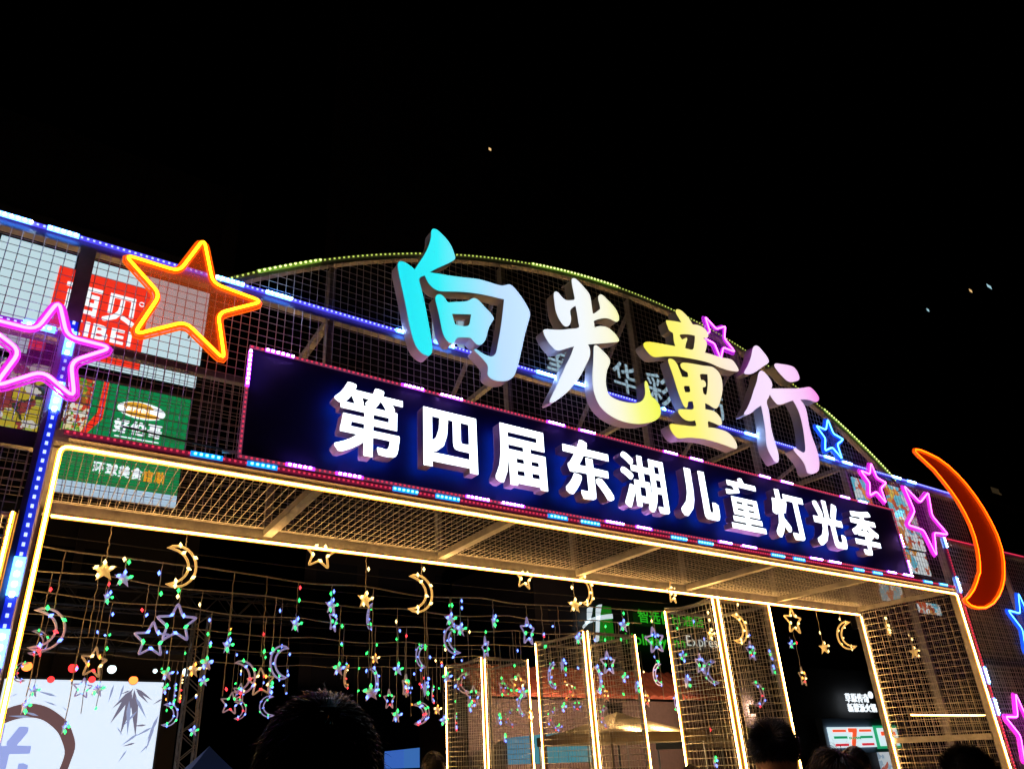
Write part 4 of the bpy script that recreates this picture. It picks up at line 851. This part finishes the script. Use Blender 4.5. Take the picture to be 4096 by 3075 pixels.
# ---- stage
YS = 14.0
sc_ = base('stage_screen', 'large white stage screen showing an ink ring and bamboo leaves', 'screen', (.9, YS, 0))
plate('cabinet', FRAME, sc_, -5.2, 2.98, .9, 3.70, YS + .03, .2); plate('screen_face', emat('screen_white', (.70, .82, .97), 1.05), sc_, -5.1, 2.92, .95, 3.64, YS)
MB().box(-5.4, 3.1, YS - 3, YS + .4, 0, .9).obj('stage_deck', DARKSTEEL, sc_)
zb = lambda x, y: ((q := at_y(ZB[0] + x * s9, ZB[1] + y * s9, YS)).x, q.z)
cx, cz = zb(195, 1330); ro = zb(722, 1330)[0] - cx; ri = zb(640, 1330)[0] - cx
INK = emat('screen_ink', (.13, .07, .075), 1); INK2 = emat('screen_ink_blue', (.30, .36, .58), .9); LILAC = emat('screen_lilac', (.32, .40, .82), .95)
def wob(R, k, dz=0): return [(cx + R * (1 + .012 * math.sin(5 * a + k) + .010 * math.sin(11 * a)) * math.cos(a), cz + dz + R * (1 + .012 * math.sin(5 * a + k)) * math.sin(a)) for a in (2 * math.pi * j / 64 for j in range(64))]
shape_plate('ink_ring', [wob(ro, 0), wob(ri * .97, 1, -.09)], INK, sc_, YS - .006, .004)
text_plate('ink_character', '光', LILAC, sc_, zb(-420, 1330)[0], zb(300, 1330)[0], zb(0, 1600)[1], zb(100, 1030)[1], YS - .006, .004, bold=(.035, .03))
def leaf(x0, y0, x1, y1, w, m):
    a, b = Vector(zb(x0, y0)), Vector(zb(x1, y1)); d = b - a; n_ = Vector((-d.y, d.x)).normalized() * w * d.length
    P = [a, a + d * .3 + n_, a + d * .6 + n_ * .7, b, a + d * .6 - n_ * .6, a + d * .3 - n_]; shape_plate('bamboo_leaf', [[tuple(p) for p in P]], m, sc_, YS - .006 - random.random() * .003, .002)
for q in [(1310, 680, 1080, 1030), (1300, 720, 1180, 1140), (1320, 690, 1330, 1160), (1330, 680, 1500, 800), (1310, 690, 1100, 880), (1340, 700, 1460, 830), (1280, 700, 1180, 740), (1600, 780, 1500, 840), (1440, 1040, 1300, 1050), (1330, 1215, 1200, 1250)]: leaf(*q, .075, emat('screen_leaf', (.16, .15, .22), 1))
for q in [(1330, 760, 1440, 980), (1270, 800, 1250, 1150), (1350, 900, 1200, 1060), (1560, 940, 1440, 1200), (1520, 1010, 1430, 1300), (1500, 1060, 1310, 1160), (1360, 1120, 1180, 1250), (1150, 1060, 1210, 1150), (1250, 1280, 1150, 1420), (1470, 1220, 1360, 1330), (1120, 640, 1060, 830), (1220, 640, 1160, 820), (1030, 640, 890, 770), (560, 760, 350, 700), (560, 850, 420, 800), (380, 950, 200, 900), (300, 960, 80, 950), (660, 900, 600, 850), (180, 730, 80, 770)]: leaf(*q, .06, INK2)
# truss and lamps
def truss(t, a, b, w, n, m=None):
    a, b = Vector(a), Vector(b); d = (b - a).normalized(); u = Vector((0, 1, 0)); v = d.cross(u).normalized(); m = m or STEEL
    for i in (-1, 1):
        for j in (-1, 1): MB().wire(a + u * i * w / 2 + v * j * w / 2, b + u * i * w / 2 + v * j * w / 2, .024).obj('chord', m, t)
    L = (b - a).length; mb = MB()
    for k in range(n):
        p, q = a + d * L * k / n, a + d * L * (k + 1) / n; sgn = 1 if k % 2 else -1
        for i in (-1, 1):
            mb.wire(p + u * i * w / 2 + v * sgn * w / 2, q + u * i * w / 2 - v * sgn * w / 2, .011); mb.wire(p + v * i * w / 2 + u * sgn * w / 2, q + v * i * w / 2 - u * sgn * w / 2, .011)
    stuff(mb.obj('lattice_bars', m, t))
c0 = at_y(728, 3075, 12.2)
tt = base('truss_tower', 'slim aluminium truss tower beside the stage screen', 'truss', (c0.x, 12.2, 0)); truss(tt, (c0.x + .04, 12.2, 0), (c0.x + .04, 12.2, 4.9), .32, 18)
zt = at_y(400, 2610, 12.6).z
tt = base('truss_beam', 'dark overhead truss carrying the stage lamps', 'truss', (0, 12.6, zt - .15)); truss(tt, (-5, 12.6, zt + .25), (c0.x + .1, 12.6, zt + .25), .34, 30, DARKSTEEL)
tt = base('truss_beam', 'higher dark truss above the stage lamps', 'truss', (0, 15, zt + 1)); truss(tt, (-5, 13.6, zt + 1.35), (6.0, 13.6, zt + 1.35), .5, 26, DARKSTEEL)
LENS = {'red': emat('stage_red', (1, .03, .03), 2.6), 'white': emat('stage_white', (.75, .95, 1), 2.6), 'amber': emat('stage_amber', (1, .22, .04), 2.8)}
for x, y, r, cn, lb_ in [(265, 462, 56, 'amber', 'wide orange red stage lamp next to the warm post'), (720, 480, 52, 'red', 'wide red stage lamp beside the white one'), (1100, 492, 48, 'white', 'white stage lamp above the middle of the screen'), (500, 592, 36, 'red', 'small red stage lamp touching the screen top'), (905, 592, 36, 'red', 'small red stage lamp under the white one'), (1312, 600, 48, 'amber', 'orange red stage lamp above the bamboo leaves'), (1830, 520, 46, 'white', 'white stage lamp beside the truss tower'), (1525, 510, 24, 'white', 'small ice white stage lamp over the screen corner')]:
    c = at_y(ZB[0] + x * s9, ZB[1] + y * s9, 12.4); R = .85 * r * s9 * (c - Vector(CAM)).dot(Vector(CF)) / F_PX
    t = thing('stage_lamp', lb_, 'stage lamp', c, math.atan2(CAM[0] - c.x, c.y - CAM[1]) * 1, 'lamps over the stage')
    mb = MB(); mb.tube([(0, 0, 0), (0, .12, .02), (0, .26, .04)], [R * 1.12, R * 1.1, R * .7], 14); mb.obj('housing', BLACK, t, True)
    MB().tube([(0, -.012, 0), (0, -.002, 0)], [R * .96, R], 18).obj('lens', LENS[cn], t)
    top = zt + .25 - c.z
    if top > .05: MB().bar((0, .12, R), (0, .18, top), .03).obj('yoke', BLACK, t)
# ---- convenience store front
st_ = base('convenience_store', 'convenience store with striped white light box fascia', 'shop', (30, 16, 0)); plate('wall', CONC, st_, 25.5, 34, 0, 4.9, 14.5, 1.5)
x0, x1, z0, z1 = pxbox(3300, 2882, 3568, 3004, 14.2); plate('fascia', mat('fascia_blue_grey', (.16, .22, .32), .5), st_, x0, 34, z0 - .05, z1 + .1, 14.2, .28)
ss = base('store_sign', 'white store light box with orange green and red stripes', 'sign', (30, 14.1, 1.8))
x0, x1, z0, z1 = pxbox(3322, 2906, 3500, 2988, 14.1); plate('white_panel', emat('store_white', (.66, .84, .90), 1), ss, x0, x1, z0, z1, 14.1, .08)
wd, ht = x1 - x0, z1 - z0; SO, SGn, SR = emat('stripe_orange', (.90, .10, .03), 1), emat('stripe_green', (.01, .30, .12), 1), emat('stripe_red', (.62, .03, .05), 1)
for a, b in ((.07, .36), (.66, .94)):
    for z, m in ((.82, SO), (.50, SGn), (.14, SR)): plate('stripe', m, ss, x0 + wd * a, x0 + wd * b, z0 + ht * (z - .06), z0 + ht * (z + .06), 14.08, .015)
text_plate('numeral', '7', SO, ss, x0 + wd * .41, x0 + wd * .60, z0 + ht * .06, z0 + ht * .94, 14.06, .03, bold=(.05, .04)); text_plate('letter', 'ELEVEN', SGn, ss, x0 + wd * .38, x0 + wd * .63, z0 + ht * .40, z0 + ht * .52, 14.03, .02, bold=(.02, .02))
x0, x1, z0, z1 = pxbox(3508, 2900, 3560, 2992, 14.1)
s2_ = base('store_sign', 'square white store light box with a green rim beside the striped one', 'sign', (x0, 14.1, z0)); plate('green_rim', SGn, s2_, x0, x1 + .7, z0, z1, 14.12, .08); plate('white_panel', MATS['store_white'], s2_, x0 + .12, x1 + .6, z0 + .1, z1 - .1, 14.08, .03); plate('stripe', SO, s2_, x0 + .3, x1 + .4, z0 + .5, z0 + .66, 14.05, .02)
x0, x1, z0, z1 = pxbox(3518, 3006, 3556, 3080, 14.3); o = plate('window_poster', print_mat('poster_print', [(.55, .62, .66), (.6, .66, .7), (.45, .12, .08), (.62, .66, .68), (.3, .4, .5)], 3, .7), None, x0, x1 + .4, z0, z1, 14.3, .03); tag(o, 'pale lit window poster below the store sign', 'poster')
hp = base('character_sign', 'two rows of white lit characters above the store', 'sign', (31, 14.2, 3.1))
a = pxbox(3382, 2762, 3494, 2808, 14.2); text_plate('character', '草原传奇®', WTXT, hp, *a, 14.2, .04, bold=(.012, .010)); a = pxbox(3394, 2812, 3506, 2846, 14.2); text_plate('character', '新蒙派火锅', WTXT, hp, *a, 14.2, .04, bold=(.012, .010))
# ---- poster wall beyond the gate's end
mr_ = base('mall_building', 'dark mall block with bright picture panels behind the pink stars', 'building', (26, 9, 0)); plate('wall', CONC, mr_, 19.2, 40, 4.7, 10.2, 6.4, .5)
for x in (23, 29, 35): plate('column', CONC, mr_, x, x + .6, 0, 4.7, 6.45, .4)
for z in (5.2, 9.7): plate('ledge', MATS['ledge_grey'], mr_, 19.2, 40, z, z + .2, 6.25, .15)
SKYP = print_mat('panel_print_sky', [(.10, .50, .66), (.14, .56, .70), (.62, .70, .72), (.80, .30, .05), (.12, .52, .68), (.55, .10, .04), (.75, .55, .10)], 3.6, .85)
FOODP = print_mat('panel_print_food', [(.60, .68, .70), (.45, .08, .03), (.66, .72, .74), (.55, .24, .06), (.12, .42, .55), (.68, .72, .72), (.30, .05, .02)], 4.2, .85)
for k, (bx, m, lab) in enumerate([((3422, 1918, 3478, 2014), SKYP, 'sky blue picture panel behind the small pink star'), ((3556, 1950, 3632, 2070), SKYP, 'sky blue picture panel behind the tilted pink star'), ((3590, 2050, 3680, 2190), FOODP, 'picture panel with red and orange food under the sky blue one'), ((3620, 2206, 3714, 2304), FOODP, 'white picture panel with pale red shapes beside the sign end'), ((3526, 2342, 3610, 2404), FOODP, 'white picture panel with red strokes seen through the ceiling mesh'), ((3656, 2410, 3760, 2452), FOODP, 'white picture panel seen through the side mesh')]):
    x0, x1, z0, z1 = pxbox(*bx, 6.2); t = base('picture_panel', lab, 'light box', ((x0 + x1) / 2, 6.2, z0), 'picture panels on the mall block'); plate('cabinet', FRAME, t, x0 - .05, x1 + .05, z0 - .05, z1 + .05, 6.23, .15); plate('picture', m, t, x0, x1, z0, z1, 6.2)

# ================================================================== people looking up at the gate
def ev_mesh(o):
    bpy.context.view_layer.update(); m = bpy.data.meshes.new_from_object(o.evaluated_get(bpy.context.evaluated_depsgraph_get())); bpy.data.objects.remove(o); return m
def skin_mesh(verts, edges, radii, sub=1):
    me = bpy.data.meshes.new('skin'); me.from_pydata(verts, edges, []); o = bpy.data.objects.new('skin', me); COL.objects.link(o)
    o.modifiers.new('s', 'SKIN')
    for i, d in enumerate(me.skin_vertices[0].data): d.radius = radii[i] if isinstance(radii[i], tuple) else (radii[i], radii[i]); d.use_root = (i == 0)
    m = o.modifiers.new('u', 'SUBSURF'); m.levels = sub; return ev_mesh(o)
def ellipsoid(c, r, n=14, f=None):
    mb = MB(); c = Vector(c)
    for i in range(n + 1):
        th = math.pi * i / n
        for k in range(2 * n):
            ph = math.pi * k / n; p = Vector((r[0] * math.sin(th) * math.cos(ph), r[1] * math.sin(th) * math.sin(ph), r[2] * math.cos(th)))
            if f: p = f(p)
            mb.v.append(tuple(c + p))
    for i in range(n):
        for k in range(2 * n): a, b = i * 2 * n + k, i * 2 * n + (k + 1) % (2 * n); mb.f.append((a, a + 2 * n, b + 2 * n, b))
    return mb.mesh('ell')
HC, HR = Vector((0, .015, 1.63)), (.076, .096, .118)
def head_shape(p):
    t = max(0, -p.z / HR[2]); k = 1 - .26 * t * t          # narrower jaw
    return Vector((p.x * k, p.y * (1 - .10 * t) + .012 * t, p.z))
def voxel(me, size, smooth=4):
    o = bpy.data.objects.new('v', me); COL.objects.link(o); m = o.modifiers.new('r', 'REMESH'); m.mode = 'VOXEL'; m.voxel_size = size
    m = o.modifiers.new('s', 'SMOOTH'); m.iterations = smooth; m.factor = .5; return ev_mesh(o)
def J(side):  # arm and leg joints
    s = side
    return [(s * .17, 0, 1.405), (s * .225, -.01, 1.13), (s * .235, .05, .89), (s * .235, .075, .82)], [(s * .09, 0, .90), (s * .10, .015, .50), (s * .10, -.02, .10), (s * .115, .12, .045)]
V_ = [(0, 0, .97), (0, .0, 1.14), (0, 0, 1.30), (0, -.005, 1.42), (0, .0, 1.50), (0, .012, 1.58)]; R_ = [(.15, .10), (.135, .095), (.155, .105), (.10, .075), (.052, .055), (.055, .06)]; E_ = [(0, 1), (1, 2), (2, 3), (3, 4), (4, 5)]
for s in (-1, 1):
    ar, lg = J(s); n = len(V_); V_ += ar; R_ += [.058, .043, .028, .03]; E_ += [(3, n), (n, n + 1), (n + 1, n + 2), (n + 2, n + 3)]
    n = len(V_); V_ += lg; R_ += [.085, .056, .038, .035]; E_ += [(0, n), (n, n + 1), (n + 1, n + 2), (n + 2, n + 3)]
parts = [skin_mesh(V_, E_, R_), ellipsoid(HC, HR, 16, head_shape)]
for s in (-1, 1):
    parts.append(ellipsoid((s * .080, .005, 1.615), (.011, .020, .033), 8)); parts.append(ellipsoid((s * .088, -.004, 1.622), (.007, .017, .026), 8))
    parts.append(ellipsoid((s * .030, .098, 1.637), (.016, .010, .010), 6))                                     # brow / eye
    parts.append(ellipsoid((s * .235, .085, .775), (.020, .036, .045), 8))                                     # palm
    for k, (fy, L) in enumerate(((.115, .070), (.098, .080), (.080, .076), (.063, .060))): parts.append(skin_mesh([(s * .235, fy - .003, .745), (s * .228, fy, .745 - L * .5), (s * .215, fy - .004, .745 - L)], [(0, 1), (1, 2)], [.009, .0085, .0075]))
    parts.append(skin_mesh([(s * .23, .112, .79), (s * .215, .135, .765), (s * .205, .14, .735)], [(0, 1), (1, 2)], [.011, .010, .008]))
parts.append(ellipsoid((0, .116, 1.613), (.012, .018, .022), 8)); parts.append(ellipsoid((0, .103, 1.572), (.022, .010, .007), 8)); parts.append(ellipsoid((0, .095, 1.535), (.024, .02, .018), 8))
BODY = voxel(merge_meshes(parts, 'body'), .0085, 3)
def cloth(vs, es, rs): return voxel(skin_mesh(vs, es, rs), .016, 3)
sv = [(0, 0, .86), (0, 0, 1.14), (0, 0, 1.30), (0, -.008, 1.425)]; sr = [(.178, .135), (.158, .118), (.172, .120), (.108, .086)]; se = [(0, 1), (1, 2), (2, 3)]
for s in (-1, 1):
    ar, lg = J(s); n = len(sv); sv += [ar[0], (s * .215, -.01, 1.18)]; sr += [.076, .066]; se += [(3, n), (n, n + 1)]
SHIRT = cloth(sv, se, sr)
tv = [(0, 0, 1.04), (0, 0, .90)]; tr = [(.148, .108), (.155, .118)]; te = [(0, 1)]
for s in (-1, 1):
    ar, lg = J(s); n = len(tv); tv += [lg[0], lg[1], (lg[2][0], lg[2][1], .13)]; tr += [.098, .074, .062]; te += [(1, n), (n, n + 1), (n + 1, n + 2)]
TROUSERS = cloth(tv, te, tr)
SHOE = voxel(merge_meshes([ellipsoid((s * .108, .05, .045), (.048, .14, .05), 8) for s in (-1, 1)], 'shoe'), .012, 2)
def skinmat(name, col):
    m = mat(name, col, .5, noise=.08, nscale=30); b = m.node_tree.nodes['Principled BSDF']; b.inputs['Subsurface Weight'].default_value = .15; b.inputs['Subsurface Radius'].default_value = (.012, .005, .003); return m
SKIN = skinmat('skin', (.52, .30, .20)); HAIRM = mat('hair_black', (.016, .014, .015), .34, spec=.7); HAIRB = mat('hair_brown', (.035, .018, .012), .4, spec=.6)
def hair(t, style, n, m, seed):
    rnd = random.Random(seed); mb = MB(); zc = .0 if style == 'spiky' else -.03
    cap = ellipsoid(HC + Vector((0, -.004, .012)), (HR[0] + .009, HR[1] + .007, HR[2] + .008), 16, lambda p: Vector((p.x, p.y, p.z if p.z > zc else zc + (p.z - zc) * .15)) if p.y < .055 or p.z > .055 else Vector((p.x * .8, min(p.y, .075), p.z)))
    mb.v = [tuple(v.co) for v in cap.vertices]; mb.f = [tuple(p.vertices) for p in cap.polygons]
    def strand(p, d1, d2, L, w, segs=3):
        side = d1.cross(Vector((rnd.uniform(-1, 1), rnd.uniform(-1, 1), rnd.uniform(-1, 1)))).normalized() * w; n0 = len(mb.v); q = p.copy()
        for i in range(segs + 1):
            f = i / segs; k = 1 - f * .85; mb.v += [tuple(q - side * k), tuple(q + side * k)]; q = q + (d1 * (1 - f) + d2 * f) * L / segs
        for i in range(segs): mb.f.append((n0 + 2 * i, n0 + 2 * i + 1, n0 + 2 * i + 3, n0 + 2 * i + 2))
    whorl = Vector((.012, -.06, .11))
    for _ in range(n):
        while True:
            d = Vector((rnd.gauss(0, 1), rnd.gauss(0, 1), rnd.gauss(0, 1))).normalized()
            z = d.z
            if z < {'long': -.55, 'spiky': -.06}.get(style, -.28): continue
            if d.y > .35 and z < .45: continue
            if abs(d.x) > .75 and z < -.05 and d.y > -.1: continue
            break
        p = HC + Vector((d.x * (HR[0] + .008), d.y * (HR[1] + .006), d.z * (HR[2] + .008) + .010)); nrm = d
        fl = (p - HC - whorl); fl = (fl - nrm * fl.dot(nrm)).normalized(); fl = (fl + Vector((rnd.gauss(0, .16), rnd.gauss(0, .16), rnd.gauss(0, .16)))).normalized()
        top = max(0, d.z)
        if style == 'short':
            L = .010 + .013 * top + rnd.random() * .008; d1 = (nrm * (.10 + .10 * top) + fl).normalized(); d2 = (fl - nrm * .42).normalized()
        elif style == 'spiky':
            L = .018 + .034 * top + rnd.random() * .02; d1 = (nrm * .8 + fl * .6).normalized(); d2 = (fl * .8 + nrm * (.05 + .3 * top)).normalized()
        elif style == 'long':
            L = .16 + rnd.random() * .10; d1 = (nrm * .22 + fl * .5 + Vector((0, 0, -.3))).normalized(); d2 = (Vector((0, 0, -1)) + nrm * .10).normalized()
            if d.z < .2: L *= .9
        else:
            bun = HC + Vector((-.03, -.115, .055)); v = bun - p; v = (v - nrm * v.dot(nrm)).normalized(); L = .05 + rnd.random() * .03; d1 = (nrm * .25 + v).normalized(); d2 = (v + nrm * .1).normalized()
        strand(p, d1, d2, L, .0011 if n > 9000 else .0016, 3)
        if rnd.random() < .004: strand(p, (nrm * .7 + fl * .6).normalized(), (nrm * .2 + fl).normalized(), L * 1.2, .0006, 3)
    if style == 'bun':
        c = HC + Vector((-.03, -.125, .06))
        for _ in range(n // 3):
            d = Vector((rnd.gauss(0, 1), rnd.gauss(0, 1), rnd.gauss(0, 1))).normalized(); tg = d.cross(Vector((.3, 1, .2))).normalized(); strand(c + d * .040, tg, (tg - d * .3).normalized(), .045, .0016, 3)
        e = ellipsoid(c, (.041, .041, .041), 8); k0 = len(mb.v); mb.v += [tuple(v.co) for v in e.vertices]; mb.f += [tuple(k0 + i for i in p.vertices) for p in e.polygons]
    return mb.obj('hair', m, t, False)
def person(label, px, py, wpx, face_deg, style, n, hm, shirt, trousers, seed, wreal=.172, tilt=0):
    """px, py: crown of the head in the photo; wpx: width of the head there"""
    dist = F_PX * wreal / wpx; crown = Vector(CAM) + Vector(ray(px, py)) * dist; sc = crown.z / 1.775
    t = thing('person', label, 'person', (crown.x, crown.y, 0), math.radians(face_deg)); t.scale = (max(.93, min(sc, 1.06)),) * 2 + (sc,)
    b = _mk('body', BODY.copy(), SKIN, t, True)
    _mk('shirt', SHIRT.copy(), mat('cloth_' + shirt[0], shirt[1], .85, noise=.15, nscale=20), t, True); _mk('trousers', TROUSERS.copy(), mat('cloth_' + trousers[0], trousers[1], .85, noise=.15, nscale=20), t, True); _mk('shoes', SHOE.copy(), mat('shoe_dark', (.03, .03, .03), .5), t, True)
    hair(t, style, n, hm, seed); return t
person('person with short dark hair seen from behind in a dark shirt', 1290, 2750, 520, -22, 'short', 30000, HAIRM, ('charcoal', (.03, .03, .035)), ('navy', (.02, .025, .05)), 1, .178)
person('person with tousled short hair looking aside with bare neck', 3076, 2900, 172, -70, 'spiky', 9000, HAIRM, ('grey', (.12, .12, .13)), ('navy', (.02, .025, .05)), 2, .20)
person('person with round short hair far down the passage', 1735, 2998, 98, -15, 'short', 5000, HAIRM, ('slate', (.06, .07, .09)), ('charcoal', (.03, .03, .035)), 3)
person('person with long brown hair next to a dark haired companion', 3338, 2992, 118, -20, 'long', 7000, HAIRB, ('cream', (.45, .4, .34)), ('denim', (.05, .08, .16)), 4)
person('person with smooth dark hair turned toward the store', 3408, 2978, 98, -75, 'short', 5000, HAIRM, ('black', (.015, .015, .017)), ('charcoal', (.03, .03, .035)), 5)
person('person with dark hair tied in a bun', 3858, 2994, 205, -45, 'bun', 9000, HAIRM, ('plum', (.08, .03, .06)), ('navy', (.02, .025, .05)), 6, .185)
person('person with short hair near the far mesh box, mostly hidden', 2768, 3052, 82, -20, 'short', 4000, HAIRM, ('slate', (.06, .07, .09)), ('navy', (.02, .025, .05)), 7)
